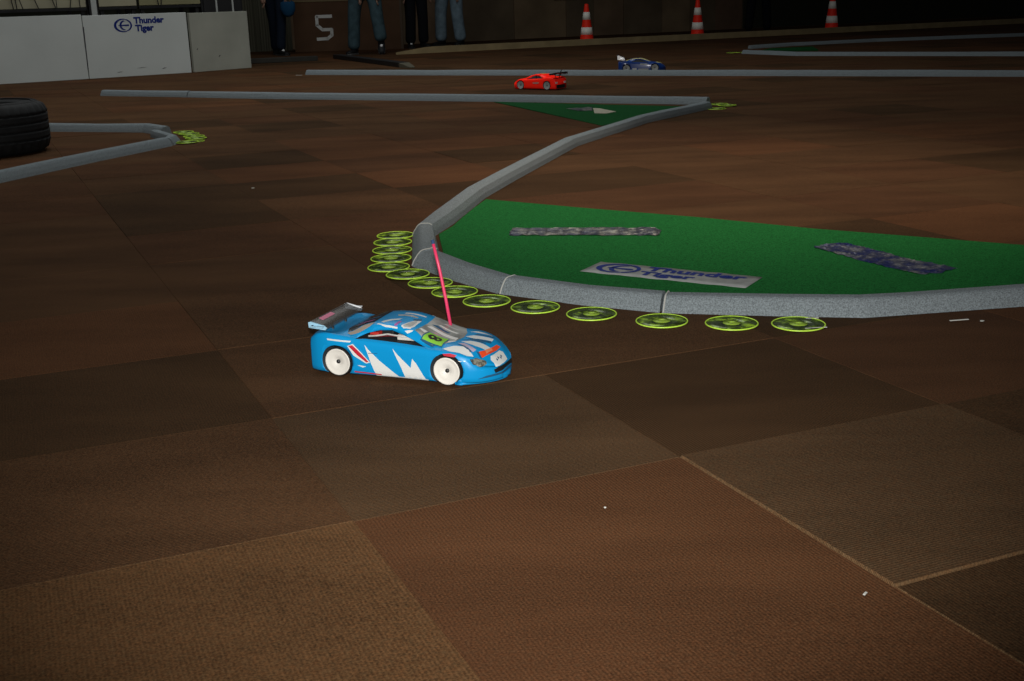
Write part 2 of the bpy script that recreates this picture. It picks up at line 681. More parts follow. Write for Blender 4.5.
def foil_strip(poly, label, m, seed, amp=.003, prints=()):
    c = sum(poly, Vector()) / len(poly)
    bm = bmesh.new()
    bm.faces.new([bm.verts.new((p.x - c.x, p.y - c.y, 0)) for p in poly])
    bmesh.ops.triangulate(bm, faces=bm.faces[:])
    for _ in range(7):
        es = [e for e in bm.edges if e.calc_length() > .016]
        if not es:
            break
        bmesh.ops.subdivide_edges(bm, edges=es, cuts=1, use_grid_fill=True)
        bmesh.ops.triangulate(bm, faces=[f for f in bm.faces if len(f.verts) > 3])
    rr = random.Random(seed)
    for v in bm.verts:
        v.co.z = TZ + .0012 + rr.random() * amp
        if v.is_boundary:
            v.co.x += (rr.random() - .5) * .006
            v.co.y += (rr.random() - .5) * .012
    r = bmesh.ops.extrude_face_region(bm, geom=bm.faces[:])
    bmesh.ops.translate(bm, verts=[g for g in r['geom'] if isinstance(g, bmesh.types.BMVert)], vec=(0, 0, -.001))
    o = obj('foil_strip', bm, m, None, False, Vector((c.x, c.y, 0)))
    return tag(o, label, 'foil strip')


foil_strip([G(508.5, 237.6), G(512, 230.4), G(655, 230.0), G(661, 232.8), G(658.5, 237.6)],
           'straight crumpled silver and blue foil strip at the back of the large turf', m_foil1, 1)
foil_strip([G(812.5, 249.5), G(828, 246.4), G(848, 246), G(880, 254), G(916, 263.8), G(931, 265.8), G(957, 271), G(941, 275.4), G(919.6, 277), G(885, 269.2), G(855, 261.5)],
           'slanting crumpled blue and silver foil strip at the right of the large turf', m_foil2, 2)
TZ2 = TZ
TZ = .005
foil_strip([G(566, 109.5), G(592, 108.1), G(592.5, 111.6), G(578, 111.8)], 'dark silver foil scrap on the small turf triangle', m_foil1, 3)
bm = bmesh.new()
pp = [G(593, 109.2), G(600, 109.6), G(616, 112.8), G(606, 114.6), G(594.5, 114.2)]
cc = sum(pp, Vector()) / len(pp)
add_prism(bm, [p - cc for p in pp], .0052, .008)
tag(obj('paper_sheet', bm, mat('cream_paper', (.42, .39, .30), .8, .2), None, False, cc), 'cream paper sheet beside the foil scrap on the small turf triangle', 'paper')

# ------------------------------------------------------------------ neon discs
def disc_mat():
    m = bpy.data.materials.new('neon_disc')
    m.use_nodes = True
    nt = m.node_tree
    L = nt.links.new
    nt.nodes.remove(nt.nodes['Principled BSDF'])
    out = nt.nodes['Material Output']
    d = nt.nodes.new('ShaderNodeBsdfDiffuse')
    g = nt.nodes.new('ShaderNodeBsdfGlossy')
    g.inputs['Roughness'].default_value = .22
    g.inputs['Color'].default_value = (.5, .55, .45, 1)
    mx = nt.nodes.new('ShaderNodeMixShader')
    mx.inputs[0].default_value = .22
    L(d.outputs[0], mx.inputs[1])
    L(g.outputs[0], mx.inputs[2])
    L(mx.outputs[0], out.inputs['Surface'])
    tc = nt.nodes.new('ShaderNodeTexCoord')
    oi = nt.nodes.new('ShaderNodeObjectInfo')
    n = nt.nodes.new('ShaderNodeTexNoise')
    n.noise_dimensions = '4D'
    n.inputs['Scale'].default_value = 26
    n.inputs['Detail'].default_value = 5
    n.inputs['Roughness'].default_value = .7
    mw = nt.nodes.new('ShaderNodeMath')
    mw.operation = 'MULTIPLY'
    mw.inputs[1].default_value = 20
    L(oi.outputs['Random'], mw.inputs[0])
    L(mw.outputs[0], n.inputs['W'])
    L(tc.outputs['Object'], n.inputs['Vector'])
    r = nt.nodes.new('ShaderNodeValToRGB')
    e = r.color_ramp.elements
    e[0].position = .47
    e[0].color = (.035, .052, .012, 1)
    e[1].position = .62
    e[1].color = (.42, .68, .05, 1)  # bright green patches also put reflected light into the plate colour
    k = e.new(.54)
    k.color = (.10, .16, .02, 1)
    L(n.outputs['Fac'], r.inputs['Fac'])
    L(r.outputs['Color'], d.inputs['Color'])
    return m


m_disc = disc_mat()
m_neon = fluo('neon_rim', (.62, .95, .09), .3, .05)
m_neon2 = fluo('neon_hub', (.30, .46, .05), .3, .05)


def make_disc(label, loc, rz, group):
    R = .060
    t = thing('neon_disc', label, 'disc', loc, rz, group)
    bm = bmesh.new()
    add_lathe(bm, [(.020, 0), (R - .003, 0), (R - .003, .0022), (.020, .0022)], 48, close=True)
    obj('plate', bm, m_disc, t)
    bm = bmesh.new()
    add_lathe(bm, [(R - .0029, -.0002), (R, .0003), (R + .0003, .0020), (R - .0010, .0032), (R - .0026, .0026)], 48, close=True)
    obj('rim', bm, m_neon, t)
    bm = bmesh.new()
    add_lathe(bm, [(.0065, 0), (.0199, .0002), (.0199, .0024), (.0125, .0026), (.0115, .0036), (.0075, .0034)], 28, close=True)
    obj('hub', bm, m_neon2, t)
    return t


ordn = ['first', 'second', 'third', 'fourth', 'fifth', 'sixth', 'seventh', 'eighth', 'ninth', 'tenth', 'eleventh', 'twelfth', 'thirteenth', 'last']
dp = [(-.364, 3.735), (-.363, 3.625), (-.354, 3.505), (-.347, 3.388), (-.343, 3.270), (-.280, 3.156), (-.213, 3.062), (-.144, 2.956), (-.060, 2.850), (.059, 2.775), (.190, 2.697), (.346, 2.617), (.500, 2.580), (.646, 2.556)]
disc0 = None
for i, (x, y) in enumerate(dp):
    if i == 0:
        lab = 'first neon green disc at the back end of the row round the island corner'
    elif i == 13:
        lab = 'last neon green disc at the right front end of the row along the kerb'
    else:
        lab = '%s neon green disc counted from the back end of the row round the island kerb' % ordn[i]
    z = .0022 + (.0042 if i in (5,) else 0)
    if i == 0:
        disc0 = make_disc(lab, (x, y, z), .3, 'neon discs along the island kerb')
    else:
        dup(disc0, (x, y, z), i * 1.7, lab)
hp = [(183.5, 132.6), (189, 135.0), (194, 136.8), (196, 139.3), (193.5, 141.8), (187, 143.4)]
hl = ['topmost neon disc in the far cluster beside the left hairpin tip', 'second from top in the neon disc cluster beside the left hairpin tip',
      'third from top in the neon disc cluster beside the left hairpin tip', 'rightmost of the neon disc cluster beside the left hairpin tip',
      'second from bottom in the neon disc cluster beside the left hairpin tip', 'lowest neon disc in the cluster beside the left hairpin tip']
for i, p in enumerate(hp):
    d = dup(disc0, G(*p) + Vector((0, 0, .0022 + .0042 * (i % 2))), i * 1.1, hl[i])
    d['group'] = 'neon discs at the left hairpin'
al = ['upper neon disc beside the far point of the island kerb', 'right neon disc beside the far point of the island kerb', 'lower neon disc beside the far point of the island kerb']
for i, p in enumerate([(719, 104.6), (727, 106.4), (716.5, 109.2)]):
    d = dup(disc0, G(*p) + Vector((0, 0, .0022 + .0042 * (i % 2))), i * 1.1, al[i])
    d['group'] = 'neon discs at the far island point'
fl = ['pale disc nearest the tip of the far right hairpin', 'pale disc farther left of the far right hairpin tip']
for i, p in enumerate([(738.5, 52.8), (731.5, 53.0)]):
    d = dup(disc0, G(*p) + Vector((0, 0, .0022)), i * 1.1, fl[i])
    d['group'] = 'discs at the far right hairpin'

# ------------------------------------------------------------------ litter on the carpet
m_scrap = mat('white_paper', (.6, .6, .55), .8, .2)
for (px, py, l, w, rz, lab) in [
        (959, 321.7, .045, .004, .15, 'thin white paper sliver on the carpet at the right below the kerb'),
        (982, 322.6, .008, .006, .6, 'tiny white speck beside the paper sliver below the right kerb'),
        (605, 510, .003, .003, .3, 'tiny white speck on the rust carpet tile in front'),
        (816, 329.5, .05, .003, .1, 'faint pale thread on the carpet right of the last neon disc'),
        (865, 596.5, .008, .003, .9, 'white fluff on the tile joint at the lower right'),
        (253, 189, .012, .008, .2, 'tiny pale scrap on the carpet left of the disc row'),
        (299, 75.6, .07, .02, 0, 'pale scrap on the floor left of the far kerb line'),
        (812, 319.8, .03, .005, .05, 'white paper chip between kerb and last neon disc')]:
    bm = bmesh.new()
    add_box(bm, (0, 0, 0), (l, w, .0016), 0, .0004)
    o = obj('paper_scrap', bm, m_scrap, None, False, G(px, py) + Vector((0, 0, .0042)))
    o.rotation_euler = (0, 0, rz)
    tag(o, lab, 'scrap', 'paper scraps on the carpet')

# ------------------------------------------------------------------ big tyre on its side
m_rub = mat('tyre_rubber', (.010, .011, .012), .75, .35, noise=(40, .3))
R = .335
prof = [(.20, .012), (.25, .0), (R - .045, .004), (R - .014, .022), (R - .003, .05)]
for gz in (.075, .118, .160, .202):
    prof += [(R, gz - .014), (R + .001, gz - .004), (R - .009, gz - .003), (R - .009, gz + .003), (R + .001, gz + .004), (R, gz + .014)]
prof += [(R - .003, .222), (R - .014, .246), (R - .045, .262), (.27, .266), (.245, .258), (.215, .254), (.20, .250), (.205, .20), (.29, .14), (.205, .05)]
bm = bmesh.new()
rings = add_lathe(bm, prof, 144, close=True)
# shoulder sipes
for q, ring in enumerate(rings):
    z = prof[q][1]
    if prof[q][0] > R - .02 and (z < .062 or z > .205):
        for k, v in enumerate(ring):
            if k % 4 == 0:
                s = (math.hypot(v.co.x, v.co.y) - .010) / math.hypot(v.co.x, v.co.y)
                v.co.x *= s
                v.co.y *= s
tyre = thing('car_tyre', 'black car tyre lying flat at the left edge of the track', 'tyre', G(-14, 153.5) + Vector((0, 0, .002)))
obj('tread_body', bm, m_rub, tyre)
bm = bmesh.new()
add_lathe(bm, [(.255, .2655), (.262, .2695), (.268, .2665)], 96, close=True)
add_lathe(bm, [(.282, .2635), (.285, .2665), (.288, .2635)], 96, close=True)
obj('sidewall_rib', bm, mat('rubber_rib', (.025, .025, .026), .6, .4), tyre)

# ------------------------------------------------------------------ radio controlled cars
WB = .239


def key(xs, ys):
    return lambda x: float(np.interp(x, xs, ys))


def smoothkey(xs, ys):
    xs = np.array(xs); ys = np.array(ys)
    m = np.gradient(ys, xs)
    # monotone-ish hermite
    def f(x):
        x = min(max(x, xs[0]), xs[-1])
        i = min(int(np.searchsorted(xs, x, side='right')) - 1, len(xs) - 2)
        h = xs[i + 1] - xs[i]
        t = (x - xs[i]) / h
        return float((2 * t ** 3 - 3 * t ** 2 + 1) * ys[i] + (t ** 3 - 2 * t ** 2 + t) * h * m[i] + (-2 * t ** 3 + 3 * t ** 2) * ys[i + 1] + (t ** 3 - t ** 2) * h * m[i + 1])
    return f


fW = smoothkey([-.065, -.052, -.035, 0, .04, .10, .16, .21, .239, .265, .285, .302, .317, .327, .333],
               [.075, .081, .085, .0875, .085, .0835, .0845, .0865, .0875, .085, .079, .069, .055, .040, .026])
fS = smoothkey([-.065, -.050, -.03, 0, .03, .06, .10, .15, .20, .239, .265, .29, .31, .325, .333],
               [.074, .084, .0885, .0870, .0825, .0795, .077, .074, .071, .0695, .065, .056, .046, .038, .032])
fC = smoothkey([-.065, -.052, -.035, -.01, .02, .05, .075, .10, .125, .15, .18, .205, .225, .25, .275, .295, .312, .325, .333],
               [.079, .084, .0825, .0845, .0945, .1050, .1090, .1105, .1095, .1040, .0930, .0825, .0775, .0745, .070, .0635, .053, .042, .034])
fR = smoothkey([-.065, -.02, .02, .06, .10, .14, .18, .21, .25, .30, .333],
               [.050, .054, .055, .056, .056, .056, .058, .060, .056, .040, .014])


def body_bm():
    bm = bmesh.new()
    xs = sorted(set([-.065, -.063, -.058, -.05] + list(np.linspace(-.044, .32, 53)) + [.3235, .327, .330, .333]))
    rings = []
    for x in xs:
        w, zs, zc, wr = fW(x), fS(x), fC(x), fR(x)
        lo = .006
        half = [(w * .60, lo), (w * .93, lo), (w * .985, lo + .004), (w, lo + .012), (w * 1.0, .030), (w * .995, (zs + .02) * .62),
                (w * .985, zs - .009), (w * .965, zs - .003), (w * .93, zs)]
        yb = w * .885
        wr = min(wr, yb - .008)
        ym = yb + (wr - yb) * .5
        for y, g in ((yb, .02), (ym, .46), (wr, .87), (wr - .006 if wr > .02 else wr * .8, .955), (wr * .6, .985), (wr * .3, .996)):
            half.append((y, zs + (zc - zs) * g))
        ring = [(-y, z) for y, z in half][::1]
        full = [(0, lo)] + [(y, z) for y, z in half] + [(0, zc)] + [(-y, z) for y, z in half[::-1]]
        rings.append([bm.verts.new((x, y, z)) for y, z in full])
    n = len(rings[0])
    for q in range(len(rings) - 1):
        for k in range(n):
            f = bm.faces.new((rings[q][k], rings[q][(k + 1) % n], rings[q + 1][(k + 1) % n], rings[q + 1][k]))
            f.smooth = True
    bm.faces.new(rings[0])
    bm.faces.new(rings[-1])
    bmesh.ops.recalc_face_normals(bm, faces=bm.faces[:])
    return bm


WINDOW = [(.040, .0805), (.062, .0905), (.088, .0970), (.115, .0985), (.140, .0915), (.165, .0825), (.190, .0730), (.150, .0760), (.106, .0785), (.058, .0805)]


def body_mesh(paint, inner):
    bm = body_bm()
    o = obj('tmp_body', bm, [paint, inner], None, True)
    bm = bmesh.new()
    for x in (0, WB):
        for s in (-1, 1):
            M = Matrix.Translation((x, s * .088, .0315)) @ Matrix.Rotation(PI / 2, 4, 'X')
            add_lathe(bm, [(0, -.032, 1), (.0345, -.032, 1), (.0345, .032, 1), (0, .032, 1)], 40, M)
    for f in bm.faces:
        f.material_index = 1
    cut = obj('tmp_cut', bm, [paint, inner])
    bm = bmesh.new()
    a = [bm.verts.new((x, -.12, z)) for x, z in WINDOW]
    b = [bm.verts.new((x, .12, z)) for x, z in WINDOW]
    n = len(a)
    bm.faces.new(a[::-1]); bm.faces.new(b)
    for i in range(n):
        bm.faces.new((a[i], a[(i + 1) % n], b[(i + 1) % n], b[i]))
    for f in bm.faces:
        f.material_index = 1
    cut2 = obj('tmp_cut2', bm, [paint, inner])
    raw = BVHTree.FromObject(o, bpy.context.evaluated_depsgraph_get())
    for cobj in (cut, cut2):
        md = o.modifiers.new('b', 'BOOLEAN')
        md.operation = 'DIFFERENCE'
        md.object = cobj
        md.solver = 'EXACT'
    me = eval_mesh(o)
    bv = BVHTree.FromObject(o, bpy.context.evaluated_depsgraph_get())
    for t in (o, cut, cut2):
        old = drop(t)
        bpy.data.meshes.remove(old)
    return me, raw


def refine(bm, mx):
    for _ in range(8):
        es = [e for e in bm.edges if e.calc_length() > mx]
        if not es:
            break
        bmesh.ops.subdivide_edges(bm, edges=es, cuts=1)
        bmesh.ops.triangulate(bm, faces=[f for f in bm.faces if len(f.verts) > 3])


def project(name, vs, fs, axis, bvh, m, parent, off=.0005, sign=-1, label=None):
    """lay flat outlines onto the body shell: axis 'side' (x,z), 'top' (x,y), 'front' (y,z)"""
    bm = bmesh.new()
    bvv = [bm.verts.new((v[0], v[1], 0)) for v in vs]
    for f in fs:
        try:
            bm.faces.new([bvv[i] for i in f])
        except ValueError:
            pass
    bmesh.ops.remove_doubles(bm, verts=bm.verts[:], dist=1e-6)
    bmesh.ops.triangulate(bm, faces=bm.faces[:])
    refine(bm, .005)
    dead = []
    for v in bm.verts:
        a, b = v.co.x, v.co.y
        if axis == 'side':
            hit = bvh.ray_cast(Vector((a, sign * .3, b)), Vector((0, -sign, 0)))
        elif axis == 'top':
            hit = bvh.ray_cast(Vector((a, b, .4)), Vector((0, 0, -1)))
        else:
            hit = bvh.ray_cast(Vector((.8, a, b)), Vector((-1, 0, 0)))
        if hit[0] is None:
            dead.append(v)
        else:
            v.co = hit[0] + hit[1] * off
    bmesh.ops.delete(bm, geom=dead, context='VERTS')
    if not bm.faces:
        bm.free()
        return None
    o = obj(name, bm, m, parent, True)
    if label:
        o['label'] = label
    return o


def P1(poly):
    return list(poly), [tuple(range(len(poly)))]


m_wheel = mat('wheel_white', (.78, .75, .68), .45, .4)
m_wheelg = mat('wheel_grey', (.42, .44, .43), .45, .4)
m_tire = mat('slick_tire', (.012, .012, .012), .8, .3)
m_hub = mat('hub_dark', (.02, .02, .02), .5, .5)
m_black = mat('black_plastic', (.012, .012, .013), .5, .5)
m_inner = mat('shell_inside', (.02, .025, .03), .7, .3)
m_white = mat('decal_white', (.72, .73, .70), .4, .4)
m_red = mat('decal_red', (.52, .02, .04), .4, .4)
m_pinkd = mat('decal_pink', (.52, .26, .40), .45, .4)
m_lilac = mat('decal_lilac', (.48, .40, .52), .45, .4)
m_magenta = mat('decal_magenta', (.42, .10, .36), .45, .4)
m_grey = mat('decal_silver', (.42, .43, .41), .35, .5, noise=(60, .2))
m_orange = fluo('decal_orange', (.78, .075, .02), .4)
m_lime = fluo('number_green', (.24, .56, .055), .4)
m_navy = mat('decal_navy', (.02, .10, .20), .4, .4)
m_smoke = mat('smoked_plastic', (.10, .095, .085), .12, .6, alpha=.55)
m_glass = mat('screen_film', (.36, .37, .35), .12, .6, noise=(28, .35))
m_glassd = mat('screen_dark', (.05, .055, .06), .12, .6)


def wheel(parent, x, y, s, rim_m):
    """one wheel: tyre as a part with rim and hub nut as sub-parts; s=-1 right side"""
    M = Matrix.Translation((x, y, .0305)) @ Matrix.Rotation(PI / 2 * (1 if s < 0 else -1), 4, 'X')
    # local +z points outwards
    bm = bmesh.new()
    add_lathe(bm, [(.0245, -.013), (.0290, -.0125), (.0300, -.010), (.0302, 0), (.0300, .010), (.0292, .0122), (.0277, .0124), (.0272, .0100)], 40, M, close=True)
    t = obj('tire', bm, m_tire, parent)
    bm = bmesh.new()
    add_lathe(bm, [(0, .0075), (.005, .0078), (.0075, .0105), (.018, .0118), (.0235, .0122), (.0255, .0134), (.0275, .0134), (.0275, .0108), (.0250, -.010), (0, -.010)], 40, M)
    rim = obj('rim', bm, rim_m, t)
    bm = bmesh.new()
    add_lathe(bm, [(0, .0118), (.0022, .0118), (.0030, .0105), (.0042, .0100), (.0044, .0078)], 12, M)
    obj('hub_nut', bm, m_hub, t)


def base_car(name, label, paint, loc, rz, rim_m, scale=1.0, roof_m=None):
    t = thing(name, label, 'toy car', loc, rz)
    t.scale = (scale,) * 3
    me, bvh = body_mesh(paint, m_inner)
    me.name = 'body_shell'
    o = bpy.data.objects.new('body_shell', me)
    COL.objects.link(o)
    o.parent = t
    for x in (0, WB):
        for s in (-1, 1):
            wheel(t, x, s * .0725, s, rim_m)
    # chassis plate
    bm = bmesh.new()
    add_box(bm, (.12, 0, .0045), (.22, .11, .003), 0, .001)
    obj('chassis', bm, m_black, t)
    return t, bvh


def splitter(t, paint):
    bm = bmesh.new()
    pts = []
    for a in np.linspace(-1, 1, 25):
        y = a * .087
        x = .338 - .070 * abs(a) ** 2.6 - .012 * abs(a)
        pts.append((x, y))
    poly = [(.258, -.087)] + pts + [(.258, .087)]
    add_prism(bm, poly, .0035, .0135)
    bmesh.ops.bevel(bm, geom=[e for e in bm.edges if abs(e.verts[0].co.z - e.verts[1].co.z) < 1e-5], offset=.003, segments=2, affect='EDGES')
    return obj('front_lip', bm, paint, t, True)


def wing(t, plank_m, plate_near, plate_far, z=.104, x0=-.060, x1=-.020, pk=1.0, th=.0010, pz=1.0):
    bm = bmesh.new()
    n = 8
    A = []
    for i in range(n + 1):
        u = i / n
        x = x0 + (x1 - x0) * u
        zz = z + .010 * (1 - u) ** 1.6 + .002
        A.append((x, zz))
    for side in (0,):
        top = [[bm.verts.new((x, y, zz + th)) for x, zz in A] for y in (-.077, .077)]
        bot = [[bm.verts.new((x, y, zz - th)) for x, zz in A] for y in (-.077, .077)]
        for i in range(n):
            bm.faces.new((top[0][i], top[0][i + 1], top[1][i + 1], top[1][i]))
            bm.faces.new((bot[0][i], bot[0][i + 1], bot[1][i + 1], bot[1][i]))
            for k in (0, 1):
                bm.faces.new((top[k][i], top[k][i + 1], bot[k][i + 1], bot[k][i]))
        for i in (0, n):
            bm.faces.new((top[0][i], top[1][i], bot[1][i], bot[0][i]))
    w = obj('rear_wing', bm, plank_m, t)
    for s, pm in ((-1, plate_near), (1, plate_far)):
        bm = bmesh.new()
        poly = [(x0 - .003, z + .000), (x1 - .006, z - .003), (x1 - .002, z + .001), (x1 - .008, z + .006), (x0 + .002, z + .0125), (x0 - .004, z + .011)]
        poly = [(-.04 + (a + .04) * pk, z + (b - z) * pk * pz) for a, b in poly]
        vs = add_prism(bm, poly, -.0013, .0013)
        for v in vs:
            v.co = Vector((v.co.x, s * .0785 + v.co.z, v.co.y))
        p = obj('end_plate', bm, pm, w)
        # flat foot of the end plate, turned outwards
        bm = bmesh.new()
        add_box(bm, (x0 + .018, s * .0835, z + .0045), (.030, .010, .0022), 0, .0008)
        obj('end_flange', bm, pm, w)
        bm = bmesh.new()
        M = Matrix.Translation((x0 + .008, s * .0835, z + .005))
        add_lathe(bm, [(0, .0022), (.0018, .0020), (.002, 0)], 10, M)
        obj('screw', bm, m_black, w)
    for s in (-1, 1):
        bm = bmesh.new()
        add_tube(bm, [(-.036, s * .028, .080), (-.040, s * .028, z + .004)], .0028, 8)
        obj('wing_post', bm, m_black, t)
    return w


# ---- blue car
m_bluep = mat('cyan_paint', (.003, .285, .62), .38, .3, coat=.15)
CAR_P = Vector((-.3235, 2.3570, .0020))
car, bvh = base_car('toy_race_car', 'bright blue and white radio controlled car with number 8 on the windshield', m_bluep, CAR_P, math.radians(-20.5), m_wheel)
splitter(car, m_bluep)
m_plate = mat('plate_lightblue', (.36, .62, .78), .3, .5)
m_plate2 = mat('plate_white', (.85, .88, .9), .25, .6)
w = wing(car, m_smoke, m_plate, m_plate2, .0965)
# pink print on the wing plank
bm = bmesh.new()
add_box(bm, (-.052, -.022, .1068), (.010, .050, .0008), 0, 0)
bmesh.ops.rotate(bm, verts=bm.verts[:], cent=(-.052, -.022, .1068), matrix=Matrix.Rotation(.30, 3, 'Y'))
obj('wing_print', bm, fluo('wing_pink', (.62, .20, .30), .4), w)

SIDE = {
    'spike': [[(.062, .071), (.070, .062), (.094, .040), (.137, .009), (.085, .009), (.075, .032), (.068, .054)],
              [(.123, .068), (.133, .057), (.162, .031), (.166, .050), (.174, .042), (.186, .023), (.195, .009), (.149, .009), (.142, .028), (.131, .050)]],
}
for s in (-1, 1):
    for p in SIDE['spike']:
        project('white_flash', *P1(p), 'side', bvh, m_white, car, .0006, s)
    project('sill_stripe', *P1([(.084, .0105), (.199, .0105), (.199, .0078), (.084, .0078)]), 'side', bvh, m_white, car, .0009, s)
    project('swoosh_border', *P1([(.025, .066), (.037, .071), (.052, .057), (.073, .035), (.064, .032), (.037, .047)]), 'side', bvh, m_white, car, .0006, s)
    project('red_swoosh', *P1([(.027, .0665), (.036, .0685), (.050, .056), (.070, .036), (.065, .0345), (.046, .048)]), 'side', bvh, m_red, car, .0011, s)
    project('white_dash', *P1([(.044, .028), (.064, .026), (.056, .023)]), 'side', bvh, m_white, car, .0006, s)
    project('red_dash', *P1([(.037, .015), (.097, .0125), (.097, .0102), (.038, .012)]), 'side', bvh, m_red, car, .0012, s)
    project('deck_stripe', *P1([(-.020, .079), (.033, .0765), (.031, .0735), (-.019, .0755)]), 'side', bvh, m_white, car, .0006, s)
    project('badge', *P1([(.232, .0655), (.247, .0665), (.261, .0635), (.256, .060), (.235, .062)]), 'side', bvh, m_red, car, .0006, s)
    project('door_line', *P1([(.070, .0545), (.090, .0555), (.090, .0545), (.070, .0535)]), 'side', bvh, m_navy, car, .0012, s)

def TD(name, poly, m, off=.0006, both=False, axis='top'):
    project(name, *P1(poly), axis, bvh, m, car, off)
    if both:
        project(name, *P1([(a, -b) for a, b in poly] if axis == 'top' else [(-a, b) for a, b in poly]), axis, bvh, m, car, off)


# windscreen film with streaks, number plate and figure
TD('windshield', [(.160, -.052), (.163, -.030), (.165, 0), (.163, .030), (.160, .052), (.204, .071), (.226, .055), (.238, .030), (.243, 0), (.238, -.030), (.226, -.055), (.204, -.071)], m_glass, .0006)
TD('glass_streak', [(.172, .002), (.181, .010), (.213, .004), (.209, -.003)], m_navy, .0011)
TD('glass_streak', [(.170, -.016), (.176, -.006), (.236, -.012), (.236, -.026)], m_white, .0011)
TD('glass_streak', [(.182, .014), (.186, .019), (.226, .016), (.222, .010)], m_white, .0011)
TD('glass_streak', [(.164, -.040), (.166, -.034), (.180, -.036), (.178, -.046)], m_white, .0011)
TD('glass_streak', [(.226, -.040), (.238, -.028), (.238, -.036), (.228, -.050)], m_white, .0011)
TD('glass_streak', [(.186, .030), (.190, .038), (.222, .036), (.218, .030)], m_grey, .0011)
TD('windshield_rim', [(.180, -.0665), (.206, -.0735), (.226, -.0575), (.224, -.0545), (.205, -.0695), (.182, -.0625)], m_navy, .0013)
TD('plate_border', [(.182, -.0345), (.2255, -.0305), (.2245, -.0705), (.177, -.0655)], m_navy, .0013)
TD('number_plate', [(.1845, -.0365), (.2235, -.0330), (.2225, -.0680), (.1800, -.0630)], m_lime, .0018)
vs, fs = text_polys('8', .019, .029, .03)
project('number_figure', [(.1875 + ty, -.0405 - tx) for tx, ty in vs], fs, 'top', bvh, m_black, car, .0024)
# roof prints
TD('roof_ring', [(.1305, -.0535), (.132, -.046), (.136, -.030), (.142, -.010), (.148, .001), (.153, -.004), (.153, -.018), (.154, -.040), (.151, -.0535), (.138, -.0565)], m_white, .0006)
TD('roof_ring_fill', [(.1345, -.0520), (.136, -.042), (.140, -.024), (.146, -.008), (.149, -.018), (.150, -.040), (.147, -.0510), (.139, -.0535)], m_grey, .0011)
TD('roof_print', [(.116, -.055), (.118, -.033), (.124, -.033), (.122, -.055)], m_magenta, .0007)
TD('roof_print', [(.082, -.043), (.095, -.026), (.117, -.016), (.114, -.026), (.100, -.036), (.090, -.049)], m_white, .0007)
TD('roof_print', [(.095, .010), (.120, .016), (.140, .012), (.140, .004), (.118, .004), (.100, .000)], m_grey, .0007)
TD('roof_print', [(.135, -.008), (.150, .006), (.152, -.004), (.142, -.014)], m_navy, .0013)
TD('roof_print', [(.105, .028), (.150, .030), (.150, .024), (.105, .020)], m_white, .0007)
TD('roof_edge_line', [(.080, -.0515), (.099, -.0555), (.125, -.0565), (.125, -.0585), (.098, -.0580), (.078, -.0540)], m_white, .0007, True)
TD('roof_edge_line', [(.141, -.0590), (.158, -.0545), (.157, -.0575), (.148, -.0615)], m_white, .0007, True)
# rear window
TD('rear_window', [(.018, -.066), (.036, -.059), (.056, -.050), (.068, -.044), (.068, .044), (.056, .050), (.036, .059), (.018, .066), (.010, .040), (.008, 0), (.010, -.040)], m_glassd, .0005)
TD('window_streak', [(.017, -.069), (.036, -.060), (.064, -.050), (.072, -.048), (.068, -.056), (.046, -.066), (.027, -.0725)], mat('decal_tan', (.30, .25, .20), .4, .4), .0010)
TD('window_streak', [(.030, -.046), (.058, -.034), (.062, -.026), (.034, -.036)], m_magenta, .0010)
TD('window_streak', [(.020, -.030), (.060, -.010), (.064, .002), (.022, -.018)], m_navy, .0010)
# hood flashes
TD('hood_flash', [(.228, -.074), (.244, -.058), (.262, -.050), (.276, -.056), (.289, -.065), (.278, -.074), (.262, -.0745), (.246, -.0790)], m_white, .0007)
TD('hood_flash', [(.247, -.026), (.262, -.012), (.280, -.007), (.302, -.008), (.299, -.028), (.280, -.031), (.264, -.030)], m_white, .0007)
TD('hood_flash', [(.243, .006), (.255, .023), (.292, .037), (.294, .022), (.275, .012), (.262, .005)], m_white, .0007)
TD('hood_flash', [(.240, .040), (.252, .052), (.282, .058), (.284, .050), (.262, .044)], m_white, .0007)
TD('hood_streak', [(.246, -.041), (.257, -.033), (.287, -.046), (.284, -.056), (.264, -.047)], m_lilac, .0012)
TD('hood_streak', [(.246, -.046), (.262, -.044), (.282, -.056), (.279, -.060), (.262, -.051)], m_navy, .0007)
TD('hood_streak', [(.243, -.020), (.262, -.009), (.290, -.003), (.290, .001), (.262, -.001)], m_navy, .0009)
TD('hood_streak', [(.246, .000), (.263, .004), (.294, .020), (.296, .010), (.274, -.003)], m_navy, .0009)
TD('hood_streak', [(.255, .026), (.290, .041), (.290, .046), (.258, .036)], m_navy, .0009)
# nose
TD('nose_band', [(.2915, -.049), (.300, -.030), (.303, 0), (.304, .020), (.311, .024), (.312, 0), (.309, -.030), (.302, -.055)], m_orange, .0009)
TD('nose_band_end', [(.288, -.050), (.2925, -.047), (.3025, -.055), (.299, -.058)], m_navy, .0012)
TD('nose_band_print', [(.2985, -.031), (.3025, -.006), (.3075, -.012), (.3050, -.037)], mat('decal_salmon', (.80, .26, .13), .5), .0014)
TD('nose_patch', [(-.034, .0515), (.008, .0510), (.014, .047), (.006, .0355), (-.008, .0345), (-.043, .0335), (-.042, .046)], m_white, .0008, False, 'front')
for q_, (ya, yb_, za, zb_) in enumerate([(-.030, -.025, .0410, .0455), (-.023, -.017, .0425, .0465), (-.0155, -.010, .0405, .0450), (-.009, -.003, .0420, .0462)]):
    TD('nose_mark', [(ya, za), (yb_, za + .0012), (yb_ - .001, zb_), (ya + .0015, zb_ - .0012)], m_navy, .0014, False, 'front')
TD('grille', [(-.047, .0290), (-.036, .0325), (0, .0325), (.036, .0325), (.047, .0290), (.044, .0215), (.012, .0235), (-.012, .0235), (-.044, .0215)], m_black, .0009, False, 'front')
